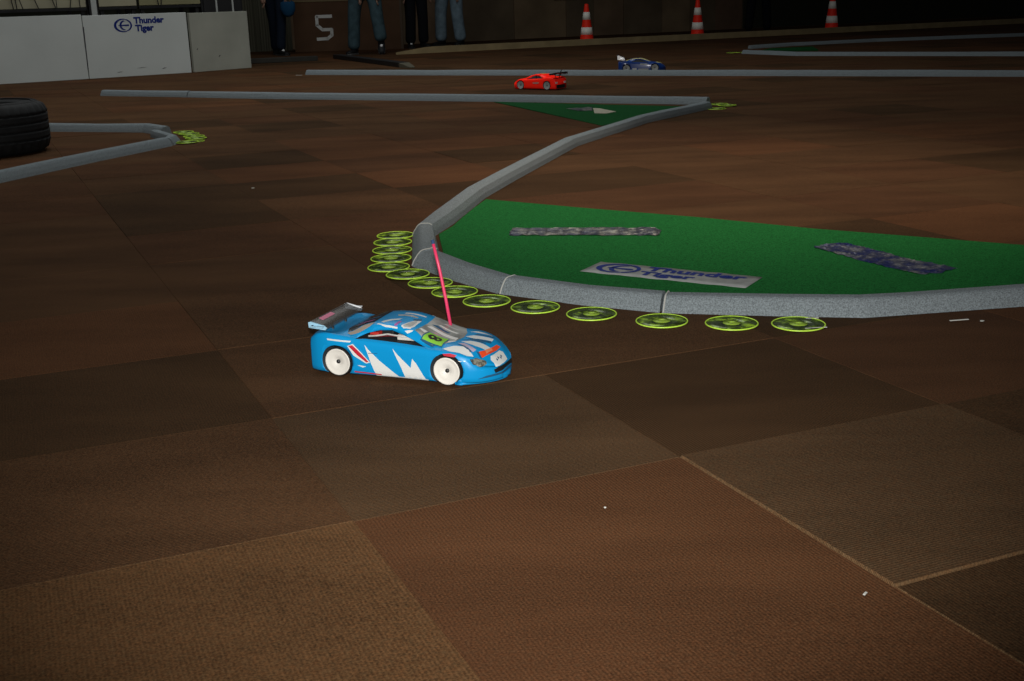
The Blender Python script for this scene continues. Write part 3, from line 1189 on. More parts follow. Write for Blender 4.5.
TD('lower_slot', [(-.072, .0150), (-.060, .0200), (-.046, .0205), (0, .0195), (.046, .0205), (.060, .0200), (.072, .0150), (.046, .0160), (0, .0160), (-.046, .0160)], m_navy, .0008, False, 'front')
TD('headlight', [(-.075, .054), (-.066, .0555), (-.054, .0480), (-.057, .043), (-.068, .0385), (-.073, .044)], mat('headlight_print', (.16, .16, .13), .25, .6, noise=(220, .8)), .0009, True, 'front')
for s in (-1, 1):
    project('headlight_corner', *P1([(.285, .0555), (.296, .0545), (.297, .0435), (.291, .0455)]), 'side', bvh, m_glassd, car, .0007, s)
    project('painted_fender_glint', *P1([(.263, .0535), (.272, .0530), (.268, .0515)]), 'side', bvh, m_white, car, .0007, s)  # small light reflection on the fender, painted as a white shape


# interior seen through the open side window
bm = bmesh.new()
add_box(bm, (.146, -.040, .0835), (.046, .036, .011), 0, .002)
obj('receiver_box', bm, mat('electronics_white', (.62, .60, .55), .5, .4), car)
bm = bmesh.new()
add_box(bm, (.098, -.028, .086), (.026, .040, .014), 0, .002)
obj('servo_box', bm, m_black, car)
bm = bmesh.new()
add_box(bm, (.068, -.036, .084), (.020, .026, .008), 0, .002)
obj('battery_plug', bm, mat('electronics_red', (.5, .03, .02), .5, .4), car)
for k in range(3):
    bm = bmesh.new()
    y = -.056 - .003 * k
    add_tube(bm, [(.062, y, .083), (.080, y - .002, .0835 + .001 * k), (.105, y, .086 + .002 * k), (.130, y - .001, .086 + .001 * k), (.155, y + .01, .0835), (.172, y + .02, .079)], .0018, 6)
    obj('wire', bm, [mat('wire_red', (.45, .02, .02), .5), mat('wire_dark', (.08, .012, .03), .5), mat('wire_white', (.55, .52, .48), .5)][k], car)
# aerial
m_aer = fluo('aerial_pink', (.78, .045, .135), .4)
bm = bmesh.new()
a0 = Vector((.196, .046, .077)); a1 = Vector((.162, .052, .2525))
add_tube(bm, [a0, a0.lerp(a1, .35) + Vector((.002, 0, 0)), a0.lerp(a1, .7) + Vector((.002, 0, 0)), a1], [.0036, .0034, .0033, .0032], 10)
aer = obj('aerial', bm, m_aer, car, True)
bm = bmesh.new()
a2 = a1 + (a1 - a0).normalized() * .008
add_tube(bm, [a1, a2], .0037, 10)
obj('aerial_tip', bm, mat('aerial_navy', (.02, .05, .14), .5), aer)

# ---- red car
m_redp = fluo('red_paint', (1.7, .030, .014), .25, .03)
red, rb = base_car('toy_race_car', 'red radio controlled car with a black rear wing driving away', m_redp, (0, 0, 0), 0, m_wheelg, 1.0)
splitter(red, m_redp)
wing(red, m_black, m_black, m_black, .108, -.066, -.018, 1.2, .0035)
for s in (-1, 1):
    project('side_window', *P1([(.050, .0815), (.075, .092), (.100, .0965), (.100, .0800)]), 'side', rb, m_glassd, red, .0008, s)
    project('side_window', *P1([(.108, .0800), (.108, .0970), (.135, .092), (.175, .0765)]), 'side', rb, m_glassd, red, .0008, s)
    project('door_decal', *P1([(.070, .055), (.130, .052), (.128, .043), (.090, .041), (.072, .046)]), 'side', rb, mat('decal_rose', (.55, .30, .25), .5), red, .0008, s)
    bm = bmesh.new()
    add_box(bm, (-.0655, s * .055, .050), (.004, .026, .014), 0, .001)
    obj('tail_light', bm, mat('tail_white', (.95, .85, .82), .3, .6), red)
bm = bmesh.new()
add_box(bm, (-.0645, 0, .022), (.006, .11, .026), 0, .002)
obj('diffuser', bm, m_black, red)
project('windshield', *P1([(.148, -.048), (.148, .048), (.200, .052), (.200, -.052)]), 'top', rb, m_glassd, red)
project('roof_decal', *P1([(.075, -.04), (.075, .02), (.120, .02), (.120, -.04)]), 'top', rb, mat('decal_amber', (.8, .35, .05), .5), red)
red.scale = (1.08,) * 3
hd_ = math.radians(143)
red.location = G(547.0, 90.2) - Vector((math.cos(hd_ + PI / 2), math.sin(hd_ + PI / 2), 0)) * .09 + Vector((0, 0, .002))
red.rotation_euler = (0, 0, math.radians(143))

# ---- dark blue car
m_dbl = mat('navy_paint', (.004, .045, .26), .3, .5, coat=.4)
dbl, db = base_car('toy_race_car', 'dark blue radio controlled car with yellow roof lines on the far straight', m_dbl, (0, 0, 0), 0, m_wheelg, 1.0)
splitter(dbl, m_dbl)
wing(dbl, m_black, fluo('plate_bright', (1.6, 1.6, 1.6), .2, .1), m_black, .102, pk=1.5, pz=1.9)
m_yel = fluo('decal_yellow', (.80, .72, .24), .5)
for s in (-1, 1):
    project('side_window', *P1([(.040, .0805), (.062, .0905), (.10, .0965), (.14, .0900), (.190, .073), (.106, .0785)]), 'side', db, m_glassd, dbl, .0008, s)
    project('sill_decal', *P1([(.050, .030), (.085, .030), (.085, .012), (.050, .012)]), 'side', db, m_white, dbl, .0008, s)
    project('sill_decal', *P1([(.10, .026), (.185, .026), (.185, .012), (.10, .012)]), 'side', db, m_wheelg, dbl, .0008, s)
    project('belt_decal', *P1([(.115, .068), (.175, .066), (.175, .055), (.115, .057)]), 'side', db, m_wheelg, dbl, .0008, s)
    project('roof_line', *P1([(-.005, s * .03), (.05, s * .055), (.12, s * .056), (.20, s * .060), (.20, s * .040), (.12, s * .036), (.05, s * .035), (.0, s * .01)]), 'top', db, m_yel, dbl)
project('hood_decal', *P1([(.255, -.055), (.255, .055), (.30, .03), (.30, -.03)]), 'top', db, m_yel, dbl)
dbl.scale = (1.12,) * 3
dbl.location = G(627, 72.2) + Vector((0, .08, .002))
dbl.rotation_euler = (0, 0, math.radians(-4))

# ------------------------------------------------------------------ white barrier on the left
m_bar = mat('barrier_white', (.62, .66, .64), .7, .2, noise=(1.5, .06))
m_bar2 = mat('barrier_end_shaded', (.42, .43, .37), .75, .2, noise=(2.5, .10))  # shade of the angled end panel is put into this darker white
bp = [Vector((-7.0, 11.29, 0)), Vector((-4.43, 12.925, 0)), Vector((-3.495, 13.575, 0)), Vector((-2.955, 14.22, 0))]
BH = .652
labs = ['white barrier panel at the left edge, left of the dark vertical joint', 'white barrier panel bearing the blue emblem and lettering', 'shaded white barrier end panel angled away right of the emblem']


def barrier(a, b, h, label, m, trim):
    t = (b - a)
    L = t.length
    ang = math.atan2(t.y, t.x)
    o = thing('barrier_panel', label, 'barrier', a, ang)
    bm = bmesh.new()
    add_box(bm, (L / 2, .02, h / 2 + .002), (L - .008, .04, h), 0, .004)
    obj('board', bm, m, o)
    bm = bmesh.new()
    for x in (.25, L - .25) if L > 1 else (L / 2,):
        add_box(bm, (x, .10, .02), (.05, .12, .03), 0, .004)
    obj('foot', bm, m_black, o)
    return o, L


o1, L1 = barrier(bp[0], bp[1], BH + .012, labs[0], m_bar, True)
o2, L2 = barrier(bp[1], bp[2], BH, labs[1], m_bar, True)
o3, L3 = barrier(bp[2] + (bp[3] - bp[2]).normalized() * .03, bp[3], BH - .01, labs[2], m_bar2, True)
# emblem and lettering on the middle panel (front face is at y=0)
x_e = (125 - 84) / (188 - 84) * L2
vs, fs = emblem_faces(.425, .540, .098, .070)
obj('emblem', flat_bm(vs, fs, lambda x, y: Vector((x, -.0015, y)), (0, -.0006, 0)), m_blue, o2)
for body, x0, y0, wd, h in (('Thunder', .545, .552, .335, .070), ('Tiger', .555, .452, .205, .090)):
    vs, fs = text_polys(body, wd, h, .045)
    obj('lettering', flat_bm(vs, fs, lambda x, y: Vector((x + x0, -.0015, y + y0)), (0, -.0006, 0)), m_blue, o2)
m_scuff = mat('scuff_dark', (.05, .05, .06), .8)
for (x, z, l, h, par) in [(.80, .062, .055, .012, o2), (.30, .05, .07, .008, o2), (.52, .085, .12, .005, o2), (.35, .15, .03, .02, o3), (.06, .24, .02, .02, o3)]:
    bm = bmesh.new()
    add_prism(bm, [(x, z), (x + l * .5, z + h * .3), (x + l, z + h), (x + l * .4, z + h)], 0, .0006)
    for v in bm.verts:
        v.co = Vector((v.co.x, -.0012 - v.co.z, v.co.y))
    s_ = obj('scuff', bm, m_scuff, par)
bm = bmesh.new()
add_prism(bm, [(-.006, .10), (.004, .10), (.010, .54), (-.001, .54)], 0, .002)
for v in bm.verts:
    v.co = Vector((v.co.x, -.001 - v.co.z, v.co.y))
obj('joint_gap', bm, m_scuff, o2)

# ------------------------------------------------------------------ pit tables, posts and cables behind the barrier
e1 = (bp[2] - bp[1]).normalized()
nb = Vector((-e1.y, e1.x, 0))
qa = bp[1] + nb * .7 - e1 * 3.0
qb = bp[2] + nb * .7 + e1 * 2.0
m_cream = mat('cream_board', (.40, .37, .26), .7, .2, noise=(3, .08))
m_cream2 = mat('olive_board', (.27, .25, .14), .7, .2, noise=(3, .1))


def pit_table(pxa, pxb, m, label):
    a, b = on_line(pxa, qa, qb), on_line(pxb, qa, qb)
    t = b - a
    L = t.length
    o = thing('pit_table', label, 'table', a, math.atan2(t.y, t.x))
    bm = bmesh.new()
    add_box(bm, (L / 2, .0, .99), (L - .01, .02, .50), 0, .003)
    obj('front_board', bm, m, o)
    bm = bmesh.new()
    add_box(bm, (L / 2, .02, .718), (L, .05, .030), 0, .003)
    obj('rail', bm, m_black, o)
    bm = bmesh.new()
    add_box(bm, (L / 2, .30, 1.225), (L, .60, .03), 0, .004)
    obj('table_top', bm, m_cream, o)
    for x, y in ((.04, .03), (L - .04, .03), (.04, .55), (L - .04, .55)):
        bm = bmesh.new()
        add_box(bm, (x, y, .605), (.04, .04, 1.208), 0, .004)
        obj('leg', bm, m_black, o)
    return o


pit_table(-45, 93, m_cream, 'cream fronted table behind the leftmost barrier panel')
pit_table(105, 143, m_cream, 'narrow cream fronted table right of the white post behind the barrier')
pit_table(145, 206, m_cream2, 'olive fronted table behind the emblem on the barrier')
m_post = mat('post_white', (.5, .52, .5), .6)
p = on_line(99, qa, qb)
post = thing('upright_post', 'white post with black edges standing between the cream fronted tables', 'post', p, math.atan2(e1.y, e1.x))
bm = bmesh.new()
add_box(bm, (0, -.04, .85), (.062, .04, 1.70), 0, .003)
obj('upright', bm, m_post, post)
for s in (-1, 1):
    bm = bmesh.new()
    add_box(bm, (s * .040, -.02, .85), (.020, .05, 1.70), 0, .003)
    obj('edge_strip', bm, m_black, post)
cab = [(12, 20, 16), (22, 23.5, 15), (23, 29, 15), (35, 45, 17), (53, 62, 15), (56, 62.5, 16), (78, 76, 14), (88, 86, 13), (162, 163.5, 10), (170, 166, 9)]
clab = ['leftmost black cable hanging in front of the cream table', 'second black cable from the left in front of the cream table', 'black cable crossing the second one in front of the cream table', 'black cable slanting in the middle of the cream table front',
        'left of two close slanting black cables on the cream table front', 'right of two close slanting black cables on the cream table front', 'thin black cable right of the middle of the cream table front', 'black cable nearest the white post', 'left black cable on the olive table front', 'right black cable on the olive table front']
for (xa, xb, yb), lab in zip(cab, clab):
    dn_ = .05 if lab.startswith('right of two') or 'crossing' in lab else .03
    A = on_line(xa, qa, qb) - nb * dn_ + Vector((0, 0, 1.23))
    Bq = on_line(xb, qa, qb) - nb * (dn_ + .005) + Vector((0, 0, .735))
    md = A.lerp(Bq, .5) + e1 * random.uniform(-.03, .03) - nb * .01
    bm = bmesh.new()
    q1, q2 = A.lerp(Bq, .25) + e1 * random.uniform(-.02, .02), A.lerp(Bq, .75) + e1 * random.uniform(-.02, .02)
    add_tube(bm, [A, q1, md, q2, Bq], .0055, 6)
    tag(obj('cable', bm, m_black), lab, 'cable', 'cables hanging behind the barrier')
# black box with white poles at the barrier's right end
a, b = on_line(208, qa, qb), on_line(249, qa, qb)
t = b - a
o = thing('black_cabinet', 'black cabinet behind the right end of the barrier', 'cabinet', a, math.atan2(t.y, t.x))
bm = bmesh.new()
add_box(bm, (t.length / 2, .25, .75), (t.length, .4, 1.5), 0, .01)
obj('carcass', bm, mat('cabinet_black', (.010, .010, .011), .7), o)
bm = bmesh.new()
add_box(bm, (t.length / 2, .04, .82), (t.length * .9, .03, 1.2), 0, .008)
obj('door', bm, mat('cabinet_door', (.014, .014, .015), .6), o)
for px, lab in ((218.5, 'left white pole in front of the black cabinet'), (234.5, 'right white pole in front of the black cabinet')):
    bm = bmesh.new()
    p = on_line(px, qa, qb) - nb * .10
    add_tube(bm, [p + Vector((0, 0, .002)), p + Vector((0, 0, 1.4))], .011, 10)
    add_tube(bm, [p + Vector((0, 0, .002)), p + Vector((0, 0, .02))], .05, 14)
    tag(obj('white_pole', bm, m_post), lab, 'pole', 'white poles behind the barrier')

# ------------------------------------------------------------------ beam, wall, cones
m_wood = mat('beam_wood', (.36, .275, .145), .7, .2, noise=(6, .15))
gA, gB = G(396, 54.8), G(1024, 23.5)
bd = (gB - gA).normalized()
bn = Vector((-bd.y, bd.x, 0))
gE = gA + bd * 14.5
bm = bmesh.new()
LB = (gE - gA).length
hB = .085
vs = [bm.verts.new(v) for v in [(0, 0, .001), (LB, 0, .001), (LB, .09, .001), (.75, .09, .001), (.0, 0, .03), (.45, 0, hB), (LB, 0, hB), (LB, .09, hB), (.75, .09, hB)]]
for f in [(0, 1, 2, 3), (0, 1, 6, 5, 4), (1, 2, 7, 6), (2, 3, 8, 7), (5, 6, 7, 8), (4, 5, 8), (0, 4, 8, 3)]:
    bm.faces.new([vs[i] for i in f])
beam = obj('timber_beam', bm, m_wood, None, False, gA)
beam.rotation_euler = (0, 0, math.atan2(bd.y, bd.x))
tag(beam, 'long pale timber beam on the floor in front of the traffic cones', 'beam')

# back wall: dark hoarding panels
wm = [mat('wall_panel_brown', (0.246, 0.167, 0.105), .8, .15, noise=(2, .2)), mat('wall_panel_dark', (0.178, 0.133, 0.085), .8, .15, noise=(2, .2)),
      mat('wall_panel_umber', (0.264, 0.189, 0.112), .8, .15, noise=(2, .2)), mat('wall_panel_black', (.040, .042, .030), .9, .1), mat('wall_panel_red', (.200, .125, .080), .8, .15, noise=(2, .2))]
bm = bmesh.new()
wA = gA + bn * 3.4
seq = [(-9.0, 3), (-1.2, 0), (1.15, 1), (1.50, 0), (1.95, 1), (3.35, 2), (4.35, 1), (4.9, 0), (5.5, 1), (6.3, 2), (6.9, 1), (7.45, 4), (8.05, 3), (26, 3)]
for (s0, m0), (s1, _) in zip(seq, seq[1:]):
    L_ = s1 - s0
    d0 = rnd.uniform(0, .015)
    add_box(bm, ((s0 + s1) / 2, d0 + .03, 1.1), (L_ - .008, .06, 2.2), 0, .004, m0)
wall = struct('wall_back', bm, wm)
wall.location = wA
wall.rotation_euler = (0, 0, math.atan2(bd.y, bd.x))


def wall_pt(px, off, z=0):
    a = wA + bn * off
    p = on_line(px, a, a + bd)
    return Vector((p.x, p.y, z))


# dark blue poster on the wall
p = wall_pt(566, -.012)
bm = bmesh.new()
add_box(bm, (0, 0, .73), (.44, .008, .20), 0, .002)
o = obj('wall_poster', bm, mat('poster_navy', (.010, .012, .030), .6), None, False, p)
o.rotation_euler = (0, 0, math.atan2(bd.y, bd.x))
tag(o, 'dark blue poster on the wall left of the first cone', 'poster')

m_cr = fluo('cone_red', (1.3, .040, .012), .5, .03)
m_cw = fluo('cone_white', (1.25, 1.22, 1.12), .4, .05)  # flash thrown back by the bands is put into this over-bright white


def cone(px, label, sc_):
    a = gA + bn * (.09 + .20)
    p = on_line(px, a, a + bd)
    t = thing('traffic_cone', label, 'cone', (p.x, p.y, .002), math.atan2(bd.y, bd.x), 'traffic cones behind the beam')
    t.scale = (sc_,) * 3
    bm = bmesh.new()
    add_box(bm, (0, 0, .016), (.32, .32, .03), 0, .010)
    obj('base_plate', bm, m_cr, t)
    hs = [.03, .155, .270, .390, .510, .640]
    rad = lambda z: .118 - (z - .03) / .61 * .088
    mats = [m_cr, m_cw, m_cr, m_cw, m_cr]
    bm = bmesh.new()
    prof = []
    for i in range(5):
        prof.append((rad(hs[i]), hs[i]))
    prof += [(rad(.625), .625), (.024, .637), (.012, .640), (.0, .640)]
    add_lathe(bm, prof, 28)
    obj('cone_body', bm, m_cr, t)
    for i in (1, 3):
        bm = bmesh.new()
        add_lathe(bm, [(rad(hs[i]) - .002, hs[i]), (rad(hs[i]) + .003, hs[i]), (rad(hs[i + 1]) + .003, hs[i + 1]), (rad(hs[i + 1]) - .002, hs[i + 1])], 28, close=True)
        b_ = obj('reflective_band', bm, m_cw, t)
        b_['label'] = 'white band'
    return t


cone(587, 'leftmost of the three red and white traffic cones behind the beam', .90)
cone(697, 'middle of the three red and white traffic cones behind the beam', .91)
cone(830, 'rightmost of the three red and white traffic cones behind the beam', .95)

# ------------------------------------------------------------------ hoarding with tape figure, curtain, planks
hA, hB_ = G(295.5, 52.5), G(404, 49.0)
t = hB_ - hA
LH = t.length
hoard = thing('hoarding_board', 'brown hoarding board with a white tape figure 5', 'board', hA, math.atan2(t.y, t.x))
HH = .72
bm = bmesh.new()
add_box(bm, (LH / 2, .02, HH / 2 + .002), (LH, .04, HH), 0, .004)
obj('panel', bm, mat('hoarding_brown', (.110, .060, .034), .8, .15, noise=(3, .15)), hoard)
bm = bmesh.new()
add_box(bm, (LH / 2, .02, HH + .012), (LH, .06, .022), 0, .003)
obj('top_rail', bm, mat('rail_wood', (.20, .155, .075), .7), hoard)
bm = bmesh.new()
add_box(bm, (LH - .02, -.006, HH / 2), (.035, .012, HH - .01), 0, .003)
obj('edge_batten', bm, mat('batten_wood', (.085, .055, .03), .7), hoard)
fx = (316 - 291) / 113 * LH
sx = LH / 108.5


def z_at(py):
    return (52 - py) / 51.0 * .71


bm = bmesh.new()
st = [((332, 15.5), (317.5, 15.5)), ((317.5, 15.5), (317.5, 24.5)), ((317.5, 24.5), (322.5, 29.2)), ((322.5, 29.2), (331.5, 29.2)), ((331.5, 29.2), (331.5, 35.0)), ((331.5, 35.0), (327, 38.6)), ((327, 38.6), (317, 38.9))]
for (xa, ya), (xb, yb) in st:
    A = Vector(((xa - 294) * sx, 0, z_at(ya))); Bq = Vector(((xb - 294) * sx, 0, z_at(yb)))
    d = (Bq - A); n_ = Vector((-d.z, 0, d.x)).normalized() * .023
    ee = d.normalized() * .012
    v = [bm.verts.new(p + Vector((0, -.0015, 0))) for p in (A - n_ - ee, Bq - n_ + ee, Bq + n_ + ee, A + n_ - ee)]
    f = bm.faces.new(v)
    r = bmesh.ops.extrude_face_region(bm, geom=[f])
    bmesh.ops.translate(bm, verts=[g for g in r['geom'] if isinstance(g, bmesh.types.BMVert)], vec=(0, -.001, 0))
obj('tape_figure', bm, mat('white_tape', (.72, .73, .70), .6), hoard)

cA, cB = G(246, 52.5), G(293, 50.5)
t = cB - cA
bm = bmesh.new()
n = 60
LC = t.length
fr, bk = [], []
for i in range(n + 1):
    y = .025 * math.sin(i / n * 2 * PI * 9) - (.0 if i % 2 else .006)
    fr.append((i / n * LC, y))
    bk.append((i / n * LC, y + .012))
add_prism(bm, fr + bk[::-1], .003, 1.6)
o = obj('pleated_curtain', bm, mat('curtain_dark', (.135, .130, .095), .9, .1), None, False, cA)
o.rotation_euler = (0, 0, math.atan2(t.y, t.x))
tag(o, 'dark olive pleated curtain right of the white barrier', 'curtain')
# low dark timber on the floor
pA, pB = G(247, 64.0), G(318, 61.0)
t = pB - pA
bm = bmesh.new()
add_box(bm, (t.length / 2, .05, .032), (t.length, .10, .06), 0, .006)
o = obj('floor_plank', bm, mat('plank_dark', (.028, .026, .020), .8, noise=(8, .2)), None, False, pA)
o.rotation_euler = (0, 0, math.atan2(t.y, t.x))
tag(o, 'low dark plank on the floor below the curtain', 'plank')
# black plank with cut end
rA, rB = G(333, 58.8), G(399, 67.6)
t = rB - rA
ang = math.atan2(t.y, t.x)
ramp = thing('black_plank', 'black plank lying on the floor below the person in teal jeans', 'plank', rA, ang)
bm = bmesh.new()
add_box(bm, (t.length / 2, .06, .028), (t.length, .12, .052), 0, .006)
obj('plank', bm, m_black, ramp)
bm = bmesh.new()
vs = [bm.verts.new(v) for v in [(0, 0, .002), (.28, .02, .002), (.28, .10, .002), (0, .12, .002), (0, 0, .050), (.02, .12, .050)]]
vs = [bm.verts.new(Vector(v) + Vector((t.length + .002, 0, 0))) for v in [(0, 0, .002), (.22, .05, .002), (.22, .11, .002), (0, .12, .002), (0, 0, .050), (0, .12, .052), (.22, .05, .010), (.22, .11, .010)]]
for f in [(0, 1, 2, 3), (0, 1, 6, 4), (1, 2, 7, 6), (2, 3, 5, 7), (3, 0, 4, 5), (4, 6, 7, 5)]:
    bm.faces.new([vs[i] for i in f])
bmesh.ops.delete(bm, geom=[v for v in bm.verts if not v.link_faces], context='VERTS')
e_ = obj('sloped_end', bm, mat('plank_end', (.10, .09, .06), .7), ramp)
e_['label'] = 'pale sloping plank end'

# ------------------------------------------------------------------ people
m_skin = mat('skin', (.42, .25, .18), .6, .3)


def skin_mesh(name, nodes, edges, m, parent, root=0, sub=2):
    me = bpy.data.meshes.new('tmp')
    me.from_pydata([n[0] for n in nodes], edges, [])
    o = bpy.data.objects.new('tmp', me)
    COL.objects.link(o)
    md = o.modifiers.new('s', 'SKIN')
    md.use_smooth_shade = True
    lay = me.skin_vertices[0] if me.skin_vertices else None
    if lay is None:
        bpy.context.view_layer.objects.active = o
        bm = bmesh.new()
        bm.from_mesh(me)
        bm.verts.layers.skin.verify()
        bm.to_mesh(me)
        bm.free()
        lay = me.skin_vertices[0]
    for i, n in enumerate(nodes):
        r = n[1]
        lay.data[i].radius = r if isinstance(r, tuple) else (r, r)
        lay.data[i].use_root = (i == root)
    sd = o.modifiers.new('ss', 'SUBSURF')
    sd.levels = sub
    sd.render_levels = sub
    new = eval_mesh(o)
    bpy.data.objects.remove(o, do_unlink=True)
    bpy.data.meshes.remove(me)
    new.name = name
    new.materials.clear()
    new.materials.append(m)
    for p in new.polygons:
        p.use_smooth = True
    q = bpy.data.objects.new(name, new)
    COL.objects.link(q)
    if parent:
        q.parent = parent
    return q


def shoe(parent, ankle, yaw, pitch, m, sole_m, patch=None):
    bm = bmesh.new()
    sec = [(-.075, .030, .075), (-.06, .038, .085), (-.02, .042, .080), (.04, .044, .060), (.10, .050, .050), (.16, .046, .042), (.195, .028, .030)]
    rings = []
    for x, w_, h_ in sec:
        rings.append([bm.verts.new((x, w_ * math.cos(a), .012 + max(0, h_ * (.5 + .5 * math.sin(a))) if math.sin(a) > -.99 else .012)) for a in np.linspace(0, 2 * PI, 14, endpoint=False)])
    for q in range(len(rings) - 1):
        for k in range(14):
            bm.faces.new((rings[q][k], rings[q][(k + 1) % 14], rings[q + 1][(k + 1) % 14], rings[q + 1][k]))
    bm.faces.new(rings[0]); bm.faces.new(rings[-1])
    M = Matrix.Translation(ankle) @ Matrix.Rotation(yaw, 4, 'Z') @ Matrix.Rotation(pitch, 4, 'Y') @ Matrix.Translation((0, 0, -.09))
    bmesh.ops.transform(bm, matrix=M, verts=bm.verts[:])
    s = obj('shoe', bm, m, parent, True)
    bm = bmesh.new()
    poly = [(-.08, -.03), (-.05, -.044), (.05, -.047), (.12, -.052), (.18, -.042), (.202, 0), (.18, .042), (.12, .052), (.05, .047), (-.05, .044), (-.08, .03)]
    add_prism(bm, poly, 0, .022)
    bmesh.ops.transform(bm, matrix=M, verts=bm.verts[:])
    obj('sole', bm, sole_m, s)
    if patch:
        bm = bmesh.new()
        M2 = M @ Matrix.Translation(patch[0])
        bmesh.ops.create_uvsphere(bm, u_segments=10, v_segments=6, radius=patch[1])
        bmesh.ops.transform(bm, matrix=M2, verts=bm.verts[:])
        obj('glint_patch', bm, mat('shoe_glint', (.95, .95, .95), .3, .6), s)  # white shoe patch with the flash glint put into its colour
    return s


def person(label, pos, yaw, fl, fr_, jean_m, top_m, shoe_m, sole_m, lhand=None, rhand=None, shoe_kw=({}, {}), lean=0., legw=1.0, hipw=.085):
    """pos: point on the floor under the pelvis; fl/fr_: ankles (local, z up); figure faces local +x"""
    hips = Vector((0, 0, .93))
    k = lambda a, b: a.lerp(b, .5) + Vector((.035, 0, .01))
    N = []
    def add(p, r):
        N.append((Vector(p), r))
        return len(N) - 1
    E_ = []
    pel = add(hips, (.125, .10))
    sp = add((lean * .15, 0, 1.12), (.12, .095))
    ch = add((lean * .4, 0, 1.32), (.15, .105))
    nk0 = add((lean * .55, 0, 1.47), (.065, .065))
    nk = add((lean * .6 + .01, 0, 1.53), (.052, .055))
    hd = add((lean * .7 + .025, 0, 1.61), (.072, .085))
    tp = add((lean * .7 + .02, 0, 1.70), (.070, .085))
    E_ += [(pel, sp), (sp, ch), (ch, nk0), (nk0, nk), (nk, hd), (hd, tp)]
    legs = []
    for s, an in ((1, fl), (-1, fr_)):
        h = Vector((0, s * hipw, .86))
        an = Vector(an)
        kn = k(h, an)
        a = add(h, .083); b_ = add(kn, .057); c_ = add(an, .040)
        E_ += [(pel, a), (a, b_), (b_, c_)]
        legs.append((h, kn, an))
    arms = []
    for s, hand in ((1, lhand), (-1, rhand)):
        sh = Vector((lean * .45, s * .175, 1.40))
        hand = Vector(hand) if hand else Vector((.07, s * .20, .80))
        el = sh.lerp(hand, .5) + Vector((-.05, s * .03, 0))
        a = add(sh, .055); b_ = add(el, .042); c_ = add(hand, .028)
        E_ += [(ch, a), (a, b_), (b_, c_)]
        arms.append((sh, el, hand))
    body = skin_mesh('person', N, E_, m_skin, None)
    # hands: palm, four unequal fingers and a thumb, face features - welded into the same mesh
    bm = bmesh.new()
    bm.from_mesh(body.data)
    for (sh, el, hd_), s in zip(arms, (1, -1)):
        d = (hd_ - el).normalized()
        side = Vector((1, 0, 0)) - d * d.x
        side.normalize()
        inn = d.cross(side)
        add_tube(bm, [hd_ - d * .02, hd_ + d * .03, hd_ + d * .085], [.024, .036, .034], 8)
        for i, ln in enumerate((.066, .078, .072, .056)):
            b0 = hd_ + d * .075 + side * (.026 - .0175 * i)
            add_tube(bm, [b0, b0 + d * ln * .5 - inn * s * .006, b0 + d * ln - inn * s * .020], [.0095, .009, .0075], 6)
        b0 = hd_ + d * .03 + side * .030
        add_tube(bm, [b0, b0 + d * .030 + side * .022, b0 + d * .058 + side * .026], [.012, .0105, .008], 6)
    hx = lean * .7
    add_tube(bm, [(hx + .095, 0, 1.655), (hx + .118, 0, 1.615), (hx + .105, 0, 1.605)], [.008, .014, .010], 6)
    for s in (-1, 1):
        add_tube(bm, [(hx + .02, s * .078, 1.66), (hx + .015, s * .092, 1.64), (hx + .02, s * .080, 1.60)], [.008, .014, .008], 6)
    bm.to_mesh(body.data)
    bm.free()
    for p in body.data.polygons:
        p.use_smooth = True
    body.location = pos
    body.rotation_euler = (0, 0, yaw)
    tag(body, label, 'person')
    # trousers
    N2, E2 = [], []
    N2.append((Vector((0, 0, 1.0)), (.145, .115)))
    N2.append((hips + Vector((0, 0, -.02)), (.15, .12)))
    E2.append((0, 1))
    for h, kn, an in legs:
        b_ = len(N2)
        N2 += [(h + Vector((0, 0, -.03)), .098 * legw), (h.lerp(kn, .55), .086 * legw), (kn, .078 * legw), (kn.lerp(an, .5), .076 * legw), (an + (kn - an).normalized() * -.035, .078 * legw)]
        E2 += [(1, b_), (b_, b_ + 1), (b_ + 1, b_ + 2), (b_ + 2, b_ + 3), (b_ + 3, b_ + 4)]
    skin_mesh('trousers', N2, E2, jean_m, body, 0)
    # top
    N3 = [(Vector((0, 0, .95)), (.155, .125)), (Vector((lean * .15, 0, 1.12)), (.150, .120)), (Vector((lean * .4, 0, 1.32)), (.172, .128)), (Vector((lean * .55, 0, 1.45)), (.085, .085))]
    E3 = [(0, 1), (1, 2), (2, 3)]
    for sh, el, hd_ in arms:
        b_ = len(N3)
        N3 += [(sh, .072), (el, .056), (el.lerp(hd_, .9), .042)]
        E3 += [(2, b_), (b_, b_ + 1), (b_ + 1, b_ + 2)]
    skin_mesh('jacket', N3, E3, top_m, body, 0)
    # hair cap
    bm = bmesh.new()
    bmesh.ops.create_uvsphere(bm, u_segments=18, v_segments=12, radius=1)
    for v in bm.verts:
        v.co = Vector((hx + .008 + v.co.x * .105, v.co.y * .090, 1.70 + v.co.z * .085))
    bmesh.ops.delete(bm, geom=[v for v in bm.verts if v.co.z < 1.665 or (v.co.x > hx + .075 and v.co.z < 1.72)], context='VERTS')
    obj('hair', bm, mat('hair_dark', (.03, .02, .015), .7), body, True)
    for (h, kn, an), kw, yw in zip(legs, shoe_kw, (.18, -.18)):
        kw = dict(kw)
        shoe(body, an, yw + kw.get('yaw', 0), kw.get('pitch', 0), shoe_m, sole_m, kw.get('patch'))
    return body


